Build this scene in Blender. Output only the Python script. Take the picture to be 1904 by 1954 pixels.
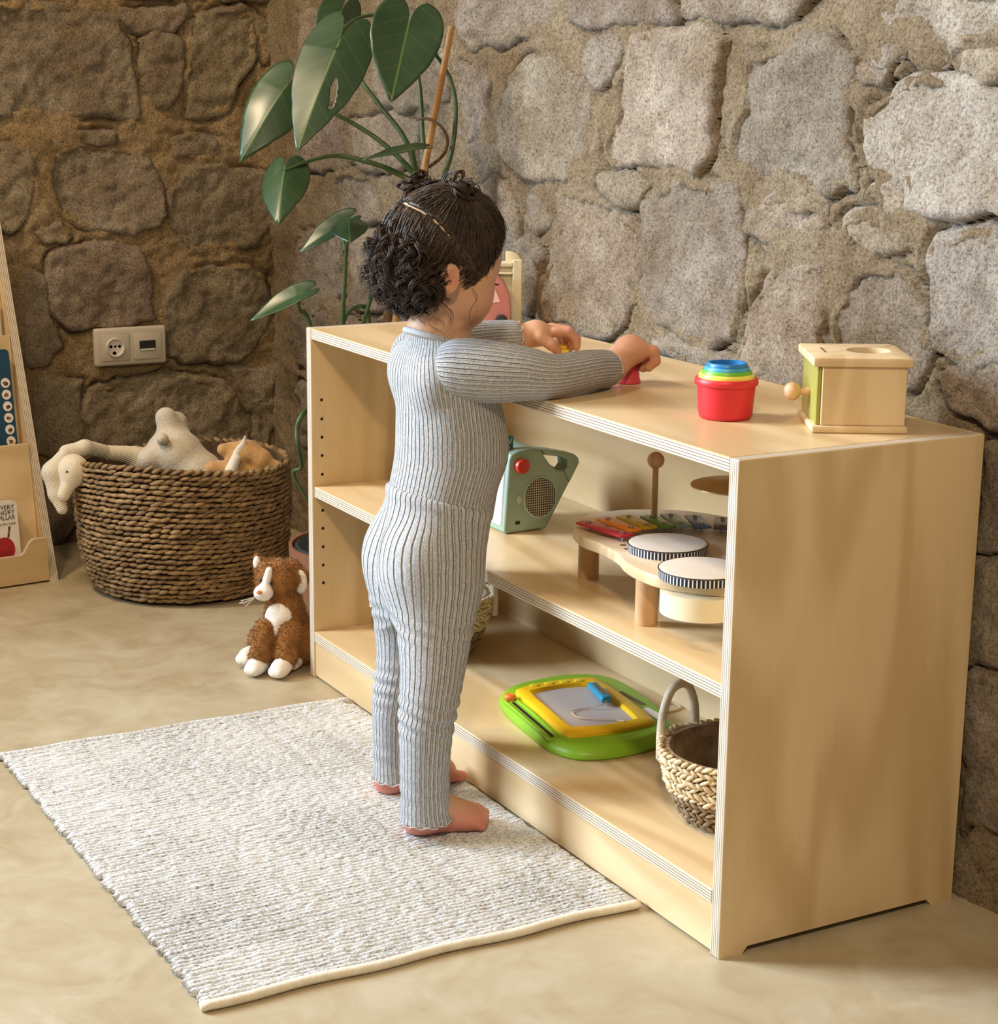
import bpy, bmesh, math, random
import numpy as np
from mathutils import Vector, Matrix, noise as mnoise

for o in list(bpy.data.objects):
    bpy.data.objects.remove(o)
SC = bpy.context.scene
COL = SC.collection
random.seed(7)
RNG = np.random.default_rng(7)
R = math.radians

# ------------------------------------------------------------------ camera
cam = bpy.data.cameras.new('camera')
cam_o = bpy.data.objects.new('camera', cam)
COL.objects.link(cam_o)
cam.sensor_fit = 'HORIZONTAL'
cam.sensor_width = 36.0
cam.lens = 3592.3 / 1904.0 * 36.0
cam.clip_start = 0.05
_r = Vector((0.4844, 0.8748, 0.0114)); _u = Vector((-0.2056, 0.1009, 0.9734)); _f = Vector((-0.8503, 0.4739, -0.2291))
_f.normalize(); _r = (_r - _f * _r.dot(_f)).normalized(); _u = _r.cross(_f)
cam_o.matrix_world = Matrix(((_r.x, _u.x, -_f.x, 2.8504), (_r.y, _u.y, -_f.y, -1.2206), (_r.z, _u.z, -_f.z, 1.0170), (0, 0, 0, 1)))
SC.camera = cam_o

# ------------------------------------------------------------------ light
SC.view_settings.view_transform = 'Standard'
SC.view_settings.look = 'None'
SC.view_settings.gamma = 1.0
SC.view_settings.use_curve_mapping = False
SC.view_settings.exposure = 0.0
world = bpy.data.worlds.new('room_ambience'); SC.world = world
world.use_nodes = True
world.node_tree.nodes['Background'].inputs[0].default_value = (1.0, 0.86, 0.68, 1)
world.node_tree.nodes['Background'].inputs[1].default_value = 0.23


def area(name, loc, target, sx, sy, energy, color, spread=180, shape='RECTANGLE'):
    l = bpy.data.lights.new(name, 'AREA')
    l.shape = shape; l.size = sx; l.size_y = sy; l.energy = energy; l.color = color; l.spread = R(spread)
    o = bpy.data.objects.new(name, l); COL.objects.link(o)
    o.location = loc
    o.rotation_euler = (Vector(target) - Vector(loc)).to_track_quat('-Z', 'Y').to_euler()
    return o


# daylight from a tall window further along the room, two warm ceiling lamps, one added warm fill
area('window_daylight', (-0.9, -2.5, 1.7), (2.0, 0.35, 0.5), 1.1, 1.5, 66, (0.70, 0.85, 1.0), 84)
area('ceiling_lamp_or_fill', (2.9, -1.35, 2.3), (1.0, 0.1, 0.4), 0.22, 0.22, 33, (1.0, 0.76, 0.47), 170, 'DISK')
area('ceiling_lamp_or_fill', (0.35, -1.1, 2.45), (0.6, 0.1, 0.4), 0.22, 0.22, 14, (1.0, 0.76, 0.48), 170, 'DISK')

area('ceiling_lamp_or_fill', (-0.45, -1.25, 2.45), (-0.7, 0.1, 0.5), 0.22, 0.22, 26, (1.0, 0.77, 0.50), 170, 'DISK')  # added fill without a real lamp behind it, brightens the dark left wall

# ------------------------------------------------------------------ node helpers


def nd(nt, typ, ins=None, **props):
    n = nt.nodes.new('ShaderNode' + typ)
    for k, v in props.items():
        setattr(n, k, v)
    if ins:
        for k, v in ins.items():
            s = n.inputs[k]
            if isinstance(v, bpy.types.NodeSocket):
                nt.links.new(v, s)
            else:
                s.default_value = v
    return n


def col4(c):
    return (c[0], c[1], c[2], 1.0)


def base_mat(name, rough=0.5, spec=0.5, **kw):
    m = bpy.data.materials.new(name)
    m.use_nodes = True
    nt = m.node_tree
    b = nt.nodes['Principled BSDF']
    b.inputs['Roughness'].default_value = rough
    b.inputs['Specular IOR Level'].default_value = spec
    for k, v in kw.items():
        b.inputs[k.replace('_', ' ')].default_value = v
    return m, nt, b


def ramp(nt, fac, stops, interp='LINEAR'):
    r = nd(nt, 'ValToRGB')
    r.color_ramp.interpolation = interp
    e = r.color_ramp.elements
    while len(e) < len(stops):
        e.new(0.5)
    for el, (p, c) in zip(e, stops):
        el.position = p; el.color = col4(c)
    nt.links.new(fac, r.inputs[0])
    return r.outputs[0]


def noisy(name, c1, c2, scale=8, stretch=(1, 1, 1), detail=4, rough=0.5, spec=0.4, bump=0.0, bscale=60, bdist=0.002, lo=0.35, hi=0.65, objrand=0.0, **kw):
    """two-tone procedural noise colour plus fine relief"""
    m, nt, b = base_mat(name, rough, spec, **kw)
    tc = nd(nt, 'TexCoord').outputs['Object']
    mp = nd(nt, 'Mapping', {'Vector': tc, 'Scale': stretch})
    if objrand:
        oi = nd(nt, 'ObjectInfo')
        sc = nd(nt, 'Math', {0: oi.outputs['Random'], 1: objrand}, operation='MULTIPLY')
        ad = nd(nt, 'VectorMath', {0: mp.outputs[0], 1: (0, 0, 0)}, operation='ADD')
        nt.links.new(sc.outputs[0], ad.inputs[1])
        vec = ad.outputs[0]
    else:
        vec = mp.outputs[0]
    n = nd(nt, 'TexNoise', {'Vector': vec, 'Scale': scale, 'Detail': detail, 'Roughness': 0.6})
    c = ramp(nt, n.outputs[0], [(lo, c1), (hi, c2)])
    nt.links.new(c, b.inputs['Base Color'])
    if bump:
        n2 = nd(nt, 'TexNoise', {'Vector': vec, 'Scale': bscale, 'Detail': 3.0})
        bp = nd(nt, 'Bump', {'Height': n2.outputs[0], 'Strength': bump, 'Distance': bdist})
        nt.links.new(bp.outputs[0], b.inputs['Normal'])
    return m


def plain(name, c, rough=0.45, spec=0.5, **kw):
    k = 0.92
    return noisy(name, c, (c[0] * k, c[1] * k, c[2] * k), scale=14, rough=rough, spec=spec, **kw)


def wood(name, axis, c1=(0.71, 0.54, 0.32), c2=(0.59, 0.425, 0.225), rough=0.33, sc=1.0):
    """birch veneer: stretched, distorted grain along one axis"""
    m, nt, b = base_mat(name, rough, 0.45)
    tc = nd(nt, 'TexCoord').outputs['Object']
    s = [9.0 * sc] * 3
    s['xyz'.index(axis)] = 1.5 * sc
    mp = nd(nt, 'Mapping', {'Vector': tc, 'Scale': s})
    n1 = nd(nt, 'TexNoise', {'Vector': mp.outputs[0], 'Scale': 0.55, 'Detail': 1.5, 'Distortion': 0.5})
    wv = nd(nt, 'Math', {0: n1.outputs[0], 1: 42.0}, operation='MULTIPLY')
    sn = nd(nt, 'Math', {0: wv.outputs[0]}, operation='SINE')
    n2 = nd(nt, 'TexNoise', {'Vector': mp.outputs[0], 'Scale': 14.0, 'Detail': 3.0})
    n3 = nd(nt, 'TexNoise', {'Vector': tc, 'Scale': 3.0, 'Detail': 2.0})
    a1 = nd(nt, 'Math', {0: sn.outputs[0], 1: 0.30}, operation='MULTIPLY')
    a2 = nd(nt, 'Math', {0: n2.outputs[0], 1: 0.35, 2: a1.outputs[0]}, operation='MULTIPLY_ADD')
    a3 = nd(nt, 'Math', {0: n3.outputs[0], 1: 0.5, 2: a2.outputs[0]}, operation='MULTIPLY_ADD')
    c = ramp(nt, a3.outputs[0], [(0.2, c1), (0.72, c2)])
    nt.links.new(c, b.inputs['Base Color'])
    bp = nd(nt, 'Bump', {'Height': n2.outputs[0], 'Strength': 0.05, 'Distance': 0.001})
    nt.links.new(bp.outputs[0], b.inputs['Normal'])
    return m


def ply_edge():
    """cut edge of plywood: layered veneers, v runs through the thickness"""
    m, nt, b = base_mat('plywood_edge', 0.5, 0.3)
    uv = nd(nt, 'UVMap').outputs[0]
    sp = nd(nt, 'SeparateXYZ', {0: uv})
    mpn = nd(nt, 'Mapping', {'Vector': uv, 'Scale': (3.0, 1.0, 1.0)})
    nz = nd(nt, 'TexNoise', {'Vector': mpn.outputs[0], 'Scale': 5.0, 'Detail': 2.0})
    wob = nd(nt, 'Math', {0: nz.outputs[0], 1: 0.06, 2: sp.outputs[1]}, operation='MULTIPLY_ADD')
    ph = nd(nt, 'Math', {0: wob.outputs[0], 1: 2 * math.pi * 5.0}, operation='MULTIPLY')
    sn = nd(nt, 'Math', {0: ph.outputs[0]}, operation='SINE')
    c = ramp(nt, sn.outputs[0], [(0.0, (0.66, 0.58, 0.47)), (0.5, (0.60, 0.51, 0.40)), (0.82, (0.20, 0.15, 0.115))])
    nt.links.new(c, b.inputs['Base Color'])
    return m


MAT = {}
MAT['ply_x'] = wood('birch_plywood_long', 'x')
MAT['ply_y'] = wood('birch_plywood_deep', 'y')
MAT['ply_z'] = wood('birch_plywood_upright', 'z')
MAT['ply_e'] = ply_edge()
MAT['beech'] = wood('turned_beech', 'z', (0.66, 0.42, 0.24), (0.55, 0.33, 0.17), 0.4, 3.0)
MAT['lightwood'] = wood('pale_toy_wood', 'z', (0.74, 0.58, 0.36), (0.64, 0.47, 0.27), 0.4, 2.0)
MAT['whitewood'] = noisy('cream_lacquer', (0.80, 0.72, 0.52), (0.76, 0.67, 0.47), rough=0.3)
MAT['dark'] = plain('matte_black', (0.012, 0.011, 0.012), 0.6)
MAT['steel'] = plain('screw_steel', (0.55, 0.55, 0.56), 0.25, Metallic=1.0)
MAT['brass'] = plain('brass', (0.72, 0.50, 0.24), 0.28, Metallic=1.0)

# ------------------------------------------------------------------ mesh helpers


def tag(o, label=None, cat=None, group=None, kind=None):
    if label: o['label'] = label
    if cat: o['category'] = cat
    if group: o['group'] = group
    if kind: o['kind'] = kind
    return o


def thing(name, label, cat, loc=(0, 0, 0), rotz=0.0, group=None):
    o = bpy.data.objects.new(name, None); COL.objects.link(o)
    o.empty_display_size = 0.05
    o.location = loc; o.rotation_euler = (0, 0, rotz)
    return tag(o, label, cat, group)


def link(name, me, mats, parent=None, loc=None):
    if isinstance(mats, str) or not isinstance(mats, (list, tuple)):
        mats = [mats]
    if not me.materials:
        for m in mats:
            me.materials.append(MAT[m] if isinstance(m, str) else m)
    o = bpy.data.objects.new(name, me); COL.objects.link(o)
    if parent: o.parent = parent
    if loc is not None: o.location = loc
    return o


def from_bm(name, bm, mats, parent=None, smooth=True, angle=35, loc=None):
    me = bpy.data.meshes.new(name)
    bm.normal_update()
    bm.to_mesh(me); bm.free()
    if smooth:
        me.polygons.foreach_set('use_smooth', [True] * len(me.polygons))
        me.set_sharp_from_angle(angle=R(angle))
    return link(name, me, mats, parent, loc)


def from_arrays(name, V, F, mats, parent=None, smooth=True, angle=None, loc=None):
    me = bpy.data.meshes.new(name)
    me.from_pydata(np.asarray(V, dtype=float).tolist(), [], [list(map(int, f)) for f in F] if not isinstance(F, list) else F)
    me.update()
    if smooth:
        me.polygons.foreach_set('use_smooth', [True] * len(me.polygons))
        if angle: me.set_sharp_from_angle(angle=R(angle))
    return link(name, me, mats, parent, loc)


def bx(bm, x0, x1, y0, y1, z0, z1, bev=0.0, seg=1):
    r = bmesh.ops.create_cube(bm, size=1.0)
    vs = r['verts']
    bmesh.ops.scale(bm, vec=(x1 - x0, y1 - y0, z1 - z0), verts=vs)
    bmesh.ops.translate(bm, vec=((x0 + x1) / 2, (y0 + y1) / 2, (z0 + z1) / 2), verts=vs)
    if bev:
        es = {e for v in vs for e in v.link_edges}
        bmesh.ops.bevel(bm, geom=list(es), offset=bev, segments=seg, affect='EDGES', profile=0.5)
    return bm


def box_obj(name, dims, mats, parent, bev=0.001, seg=1, loc=None):
    bm = bmesh.new(); bx(bm, *dims, bev=bev, seg=seg)
    return from_bm(name, bm, mats, parent, loc=loc)


def ply_finish(bm, thin):
    """second slot and thickness uv on every cut edge of a plywood board; thin = axis index"""
    uvl = bm.loops.layers.uv.verify()
    cs = [v.co[thin] for v in bm.verts]
    lo, hi = min(cs), max(cs)
    bm.normal_update()
    for f in bm.faces:
        if abs(f.normal[thin]) < 0.6:
            f.material_index = 1
            n = f.normal
            ax = [i for i in range(3) if i != thin]
            run = max(ax, key=lambda i: max(l.vert.co[i] for l in f.loops) - min(l.vert.co[i] for l in f.loops))
            for l in f.loops:
                l[uvl].uv = (l.vert.co[run], (l.vert.co[thin] - lo) / max(hi - lo, 1e-6))


def board(name, dims, thin, face, parent, bev=0.0012):
    bm = bmesh.new(); bx(bm, *dims, bev=bev)
    ply_finish(bm, thin)
    return from_bm(name, bm, [face, 'ply_e'], parent, smooth=False)


def prism_bm(outline, z0, z1, bev=0.0, seg=2, bm=None):
    bm = bm or bmesh.new()
    vs = [bm.verts.new((x, y, z0)) for x, y in outline]
    f = bm.faces.new(vs)
    f.normal_update()
    if f.normal.z > 0:
        f.normal_flip()
    r = bmesh.ops.extrude_face_region(bm, geom=[f])
    tv = [e for e in r['geom'] if isinstance(e, bmesh.types.BMVert)]
    bmesh.ops.translate(bm, vec=(0, 0, z1 - z0), verts=tv)
    if bev:
        es = [e for e in bm.edges if abs(e.verts[0].co.z - e.verts[1].co.z) < 1e-6]
        bmesh.ops.bevel(bm, geom=es, offset=bev, segments=seg, affect='EDGES', profile=0.5)
    bmesh.ops.recalc_face_normals(bm, faces=bm.faces[:])
    return bm


def spline(pts, n):
    """Catmull-Rom through points (any dimension)"""
    P = np.asarray(pts, float)
    P = np.vstack([2 * P[0] - P[1], P, 2 * P[-1] - P[-2]])
    m = len(P) - 3
    t = np.linspace(0, m - 1e-9, n)
    i = np.minimum(t.astype(int), m - 1); u = (t - i)[:, None]
    a, b, c, d = P[i], P[i + 1], P[i + 2], P[i + 3]
    return 0.5 * (2 * b + (c - a) * u + (2 * a - 5 * b + 4 * c - d) * u * u + (3 * b - a - 3 * c + d) * u ** 3)


def closed_spline(pts, n):
    P = np.asarray(pts, float); m = len(P)
    t = np.linspace(0, m, n, endpoint=False)
    i = t.astype(int); u = (t - i)[:, None]
    a, b, c, d = P[(i - 1) % m], P[i % m], P[(i + 1) % m], P[(i + 2) % m]
    return 0.5 * (2 * b + (c - a) * u + (2 * a - 5 * b + 4 * c - d) * u * u + (3 * b - a - 3 * c + d) * u ** 3)


def tube_arrays(path, rad, sides=6, closed=False):
    P = np.asarray(path, float); n = len(P)
    rad = np.broadcast_to(np.asarray(rad, float), (n,))
    if closed:
        T = np.roll(P, -1, 0) - np.roll(P, 1, 0)
    else:
        T = np.gradient(P, axis=0)
    T /= np.linalg.norm(T, axis=1)[:, None] + 1e-12
    ref = np.array([0, 0, 1.0]) if abs(T[0][2]) < 0.9 else np.array([1.0, 0, 0])
    N = np.zeros_like(P)
    v = ref - T[0] * ref.dot(T[0]); N[0] = v / np.linalg.norm(v)
    for i in range(1, n):
        v = N[i - 1] - T[i] * N[i - 1].dot(T[i]); N[i] = v / (np.linalg.norm(v) + 1e-12)
    B = np.cross(T, N)
    ang = np.linspace(0, 2 * math.pi, sides, endpoint=False)
    V = P[:, None, :] + rad[:, None, None] * (np.cos(ang)[None, :, None] * N[:, None, :] + np.sin(ang)[None, :, None] * B[:, None, :])
    V = V.reshape(-1, 3)
    F = []
    m = n if closed else n - 1
    for i in range(m):
        a = i * sides; b = ((i + 1) % n) * sides
        for j in range(sides):
            k = (j + 1) % sides
            F.append((a + j, a + k, b + k, b + j))
    if not closed:
        F.append(tuple(range(sides - 1, -1, -1)))
        F.append(tuple((n - 1) * sides + j for j in range(sides)))
    return V, F


class Bag:
    """collects vertex / face arrays into one mesh"""
    def __init__(self): self.V = []; self.F = []; self.n = 0
    def add(self, V, F):
        self.V.append(np.asarray(V, float)); self.F += [tuple(i + self.n for i in f) for f in F]; self.n += len(V)
        return self
    def tube(self, path, rad, sides=6, closed=False): return self.add(*tube_arrays(path, rad, sides, closed))
    def obj(self, name, mats, parent=None, smooth=True, angle=None, loc=None):
        return from_arrays(name, np.vstack(self.V), self.F, mats, parent, smooth, angle, loc)


def tube_obj(name, path, rad, mats, parent, sides=8, closed=False):
    return Bag().tube(path, rad, sides, closed).obj(name, mats, parent, angle=50)


def lathe_arrays(prof, n=32, c=(0, 0)):
    V = []; F = []
    for r, z in prof:
        for k in range(n):
            a = 2 * math.pi * k / n
            V.append((c[0] + r * math.cos(a), c[1] + r * math.sin(a), z))
    for i in range(len(prof) - 1):
        for k in range(n):
            q = (k + 1) % n
            F.append((i * n + k, i * n + q, (i + 1) * n + q, (i + 1) * n + k))
    if prof[0][0] > 1e-5: F.append(tuple(range(n - 1, -1, -1)))
    if prof[-1][0] > 1e-5: F.append(tuple((len(prof) - 1) * n + k for k in range(n)))
    return V, F


def lathe_obj(name, prof, mats, parent=None, n=32, loc=None, angle=40):
    V, F = lathe_arrays(prof, n)
    o = from_arrays(name, V, F, mats, parent, angle=angle, loc=loc)
    bm = bmesh.new(); bm.from_mesh(o.data)
    bmesh.ops.remove_doubles(bm, verts=bm.verts, dist=1e-6)
    bmesh.ops.recalc_face_normals(bm, faces=bm.faces); bm.to_mesh(o.data); bm.free()
    return o


def ellip_arrays(c, r, nu=12, nv=8, M=None):
    prof = [(math.sin(math.pi * i / nv), -math.cos(math.pi * i / nv)) for i in range(nv + 1)]
    V, F = lathe_arrays(prof, nu)
    V = np.asarray(V) * np.asarray(r)
    if M is not None: V = V @ np.asarray(M).T
    return V + np.asarray(c), F


# ---- smooth noise on arrays
def _hash(i, j, s):
    h = (i.astype(np.int64) * 374761393 + j.astype(np.int64) * 668265263 + s * 1442695041) & 0xffffffff
    h = ((h ^ (h >> 13)) * 1274126177) & 0xffffffff
    return ((h ^ (h >> 16)) & 0xffff) / 65535.0


def vnoise(x, y, s=0):
    i = np.floor(x); j = np.floor(y); u = x - i; v = y - j
    u = u * u * (3 - 2 * u); v = v * v * (3 - 2 * v)
    a = _hash(i, j, s); b = _hash(i + 1, j, s); c = _hash(i, j + 1, s); d = _hash(i + 1, j + 1, s)
    return (a * (1 - u) + b * u) * (1 - v) + (c * (1 - u) + d * u) * v - 0.5


def fbm(x, y, s=0, oct=4):
    t = 0; a = 1.0
    for k in range(oct):
        t = t + a * vnoise(x, y, s + k); x = x * 2.03 + 5.1; y = y * 2.03 + 3.7; a *= 0.5
    return t


# ---- signed distance fields turned into meshes by surface nets
class Field:
    def __init__(self, lo, hi, h):
        self.lo = np.asarray(lo, np.float32); self.h = h
        n = np.ceil((np.asarray(hi) - self.lo) / h).astype(int) + 1
        self.n = n
        self.ax = [(self.lo[i] + h * np.arange(n[i])).astype(np.float32) for i in range(3)]
        self.D = np.full(n, 0.2, np.float32)

    def _sl(self, lo, hi, m):
        s = []
        for i in range(3):
            a = int(max(0, math.floor((lo[i] - m - self.lo[i]) / self.h)))
            b = int(min(self.n[i], math.ceil((hi[i] + m - self.lo[i]) / self.h) + 1))
            s.append(slice(a, max(a, b)))
        return tuple(s)

    def op(self, prim, k=0.0, mode='add'):
        fn, lo, hi = prim
        s = self._sl(lo, hi, k + 4 * self.h)
        X = self.ax[0][s[0]][:, None, None]; Y = self.ax[1][s[1]][None, :, None]; Z = self.ax[2][s[2]][None, None, :]
        if 0 in (X.size, Y.size, Z.size): return self
        b = fn(X, Y, Z).astype(np.float32); a = self.D[s]
        if mode == 'add':
            d = np.minimum(a, b)
            if k > 0: d = d - np.maximum(k - np.abs(a - b), 0) ** 2 / (4 * k)
        else:
            b = -b if mode == 'sub' else b
            d = np.maximum(a, b)
            if k > 0: d = d + np.maximum(k - np.abs(a - b), 0) ** 2 / (4 * k)
        self.D[s] = d
        return self

    def mesh(self, relax=1):
        D = self.D; S = D < 0
        c = np.zeros(tuple(np.array(D.shape) - 1), np.uint8)
        for dx in (0, 1):
            for dy in (0, 1):
                for dz in (0, 1):
                    c += S[dx:D.shape[0] - 1 + dx, dy:D.shape[1] - 1 + dy, dz:D.shape[2] - 1 + dz]
        act = np.argwhere((c > 0) & (c < 8))
        idx = np.full(c.shape, -1, np.int32); idx[tuple(act.T)] = np.arange(len(act))
        pos = np.zeros((len(act), 3)); cnt = np.zeros(len(act))
        corners = [(i, j, k) for i in (0, 1) for j in (0, 1) for k in (0, 1)]
        for ai, a in enumerate(corners):
            for b in corners[ai + 1:]:
                if sum(abs(p - q) for p, q in zip(a, b)) != 1: continue
                va = D[act[:, 0] + a[0], act[:, 1] + a[1], act[:, 2] + a[2]]
                vb = D[act[:, 0] + b[0], act[:, 1] + b[1], act[:, 2] + b[2]]
                m = (va < 0) != (vb < 0)
                t = np.where(m, va / np.where(m, va - vb, 1), 0)
                pos += m[:, None] * (np.array(a) + t[:, None] * (np.array(b) - np.array(a)))
                cnt += m
        V = (act + pos / cnt[:, None]) * self.h + self.lo
        Q = []
        for ax in range(3):
            o1, o2 = [(1, 2), (2, 0), (0, 1)][ax]
            s0 = [slice(None)] * 3; s1 = [slice(None)] * 3
            s0[ax] = slice(0, -1); s1[ax] = slice(1, None)
            for o in (o1, o2): s0[o] = slice(1, -1); s1[o] = slice(1, -1)
            A = S[tuple(s0)]; B = S[tuple(s1)]
            e = np.argwhere(A != B)
            inside = A[tuple(e.T)]
            off = np.zeros(3, int); off[o1] = 1; off[o2] = 1
            e = e + off
            def cell(d1, d2):
                q = e.copy(); q[:, o1] -= d1; q[:, o2] -= d2
                return idx[tuple(q.T)]
            q = np.stack([cell(0, 0), cell(1, 0), cell(1, 1), cell(0, 1)], 1)
            q[~inside] = q[~inside][:, ::-1]
            Q.append(q)
        Q = np.vstack(Q); Q = Q[(Q >= 0).all(1)]
        for _ in range(relax):   # light laplacian
            acc = np.zeros_like(V); n = np.zeros(len(V))
            for a in range(4):
                b = (a + 1) % 4
                np.add.at(acc, Q[:, a], V[Q[:, b]]); np.add.at(n, Q[:, a], 1)
                np.add.at(acc, Q[:, b], V[Q[:, a]]); np.add.at(n, Q[:, b], 1)
            V = 0.5 * V + 0.5 * acc / np.maximum(n, 1)[:, None]
        return V, Q

    def obj(self, name, mats, parent=None, relax=1, origin=(0, 0, 0), attrs=None):
        V, Q = self.mesh(relax)
        me = bpy.data.meshes.new(name)
        W = V - np.asarray(origin)
        me.vertices.add(len(W)); me.vertices.foreach_set('co', W.astype(np.float32).ravel())
        me.loops.add(Q.size); me.loops.foreach_set('vertex_index', Q.astype(np.int32).ravel())
        me.polygons.add(len(Q)); me.polygons.foreach_set('loop_start', (np.arange(len(Q)) * 4).astype(np.int32))
        me.polygons.foreach_set('loop_total', np.full(len(Q), 4, np.int32)) if False else None
        me.update(calc_edges=True)
        me.polygons.foreach_set('use_smooth', np.ones(len(Q), bool))
        if attrs:
            for an, fn in attrs.items():
                d = np.asarray(fn(V), np.float32)
                if d.ndim == 1:
                    me.attributes.new(an, 'FLOAT', 'POINT').data.foreach_set('value', d)
                else:
                    me.attributes.new(an, 'FLOAT_VECTOR', 'POINT').data.foreach_set('vector', d.ravel())
        o = link(name, me, mats, parent)
        return o


def cap(a, b, ra, rb=None):
    a = np.asarray(a, np.float32); b = np.asarray(b, np.float32); rb = ra if rb is None else rb
    d = b - a; dd = float(d @ d) + 1e-12; m = max(ra, rb)
    def fn(X, Y, Z):
        t = np.clip(((X - a[0]) * d[0] + (Y - a[1]) * d[1] + (Z - a[2]) * d[2]) / dd, 0, 1)
        return np.sqrt((X - a[0] - t * d[0]) ** 2 + (Y - a[1] - t * d[1]) ** 2 + (Z - a[2] - t * d[2]) ** 2) - (ra + (rb - ra) * t)
    return fn, np.minimum(a, b) - m, np.maximum(a, b) + m


def ell(c, r, rot=None):
    c = np.asarray(c, np.float32); r = np.asarray(r, np.float32) * np.ones(3, np.float32)
    M = np.asarray(rot.to_matrix() if rot is not None else np.eye(3), np.float32)
    m = r.max()
    def fn(X, Y, Z):
        dx, dy, dz = X - c[0], Y - c[1], Z - c[2]
        q = [dx * M[0, i] + dy * M[1, i] + dz * M[2, i] for i in range(3)]
        k0 = np.sqrt(sum((q[i] / r[i]) ** 2 for i in range(3))); k1 = np.sqrt(sum((q[i] / r[i] ** 2) ** 2 for i in range(3)))
        return k0 * (k0 - 1) / np.maximum(k1, 1e-6)
    return fn, c - m, c + m


def loft(secs):
    """stack of elliptical sections (z, cx, cy, a, b)"""
    S = np.asarray(sorted(secs), float)
    zz = np.linspace(S[0, 0], S[-1, 0], 160)
    T = spline(S, 400)
    tab = [np.interp(zz, T[:, 0], T[:, i]) for i in range(1, 5)]
    m = max(S[:, 3].max(), S[:, 4].max())
    def fn(X, Y, Z):
        zc = Z.ravel()
        cx, cy, a, b = [np.interp(zc, zz, t).astype(np.float32).reshape(Z.shape) for t in tab]
        dx = X - cx; dy = Y - cy
        k0 = np.sqrt((dx / a) ** 2 + (dy / b) ** 2); k1 = np.sqrt((dx / a ** 2) ** 2 + (dy / b ** 2) ** 2)
        d = k0 * (k0 - 1) / np.maximum(k1, 1e-3)
        return np.maximum(d, np.maximum(Z - S[-1, 0], S[0, 0] - Z))
    lo = np.array([S[:, 1].min() - m, S[:, 2].min() - m, S[0, 0]]); hi = np.array([S[:, 1].max() + m, S[:, 2].max() + m, S[-1, 0]])
    return fn, lo, hi


def plane(n, p, lo, hi):
    n = np.asarray(n, np.float32); n = n / np.linalg.norm(n); p = np.asarray(p, np.float32)
    return (lambda X, Y, Z: (X - p[0]) * n[0] + (Y - p[1]) * n[1] + (Z - p[2]) * n[2] + 0 * (X + Y + Z)), np.asarray(lo), np.asarray(hi)


def text_mesh(name, body, size, mat, parent, loc, rot, extrude=0.0002, align='RIGHT', xs=1.0):
    cu = bpy.data.curves.new(name, 'FONT'); cu.body = body; cu.size = size; cu.extrude = extrude; cu.align_x = align
    o = bpy.data.objects.new(name, cu)
    COL.objects.link(o)
    bpy.context.view_layer.update()
    me = bpy.data.meshes.new_from_object(o.evaluated_get(bpy.context.evaluated_depsgraph_get()))
    bpy.data.objects.remove(o)
    me.name = name
    me.materials.clear()
    t = link(name, me, mat, parent)
    t.location = loc; t.rotation_euler = rot; t.scale = (xs, 1, 1)
    return t

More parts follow.
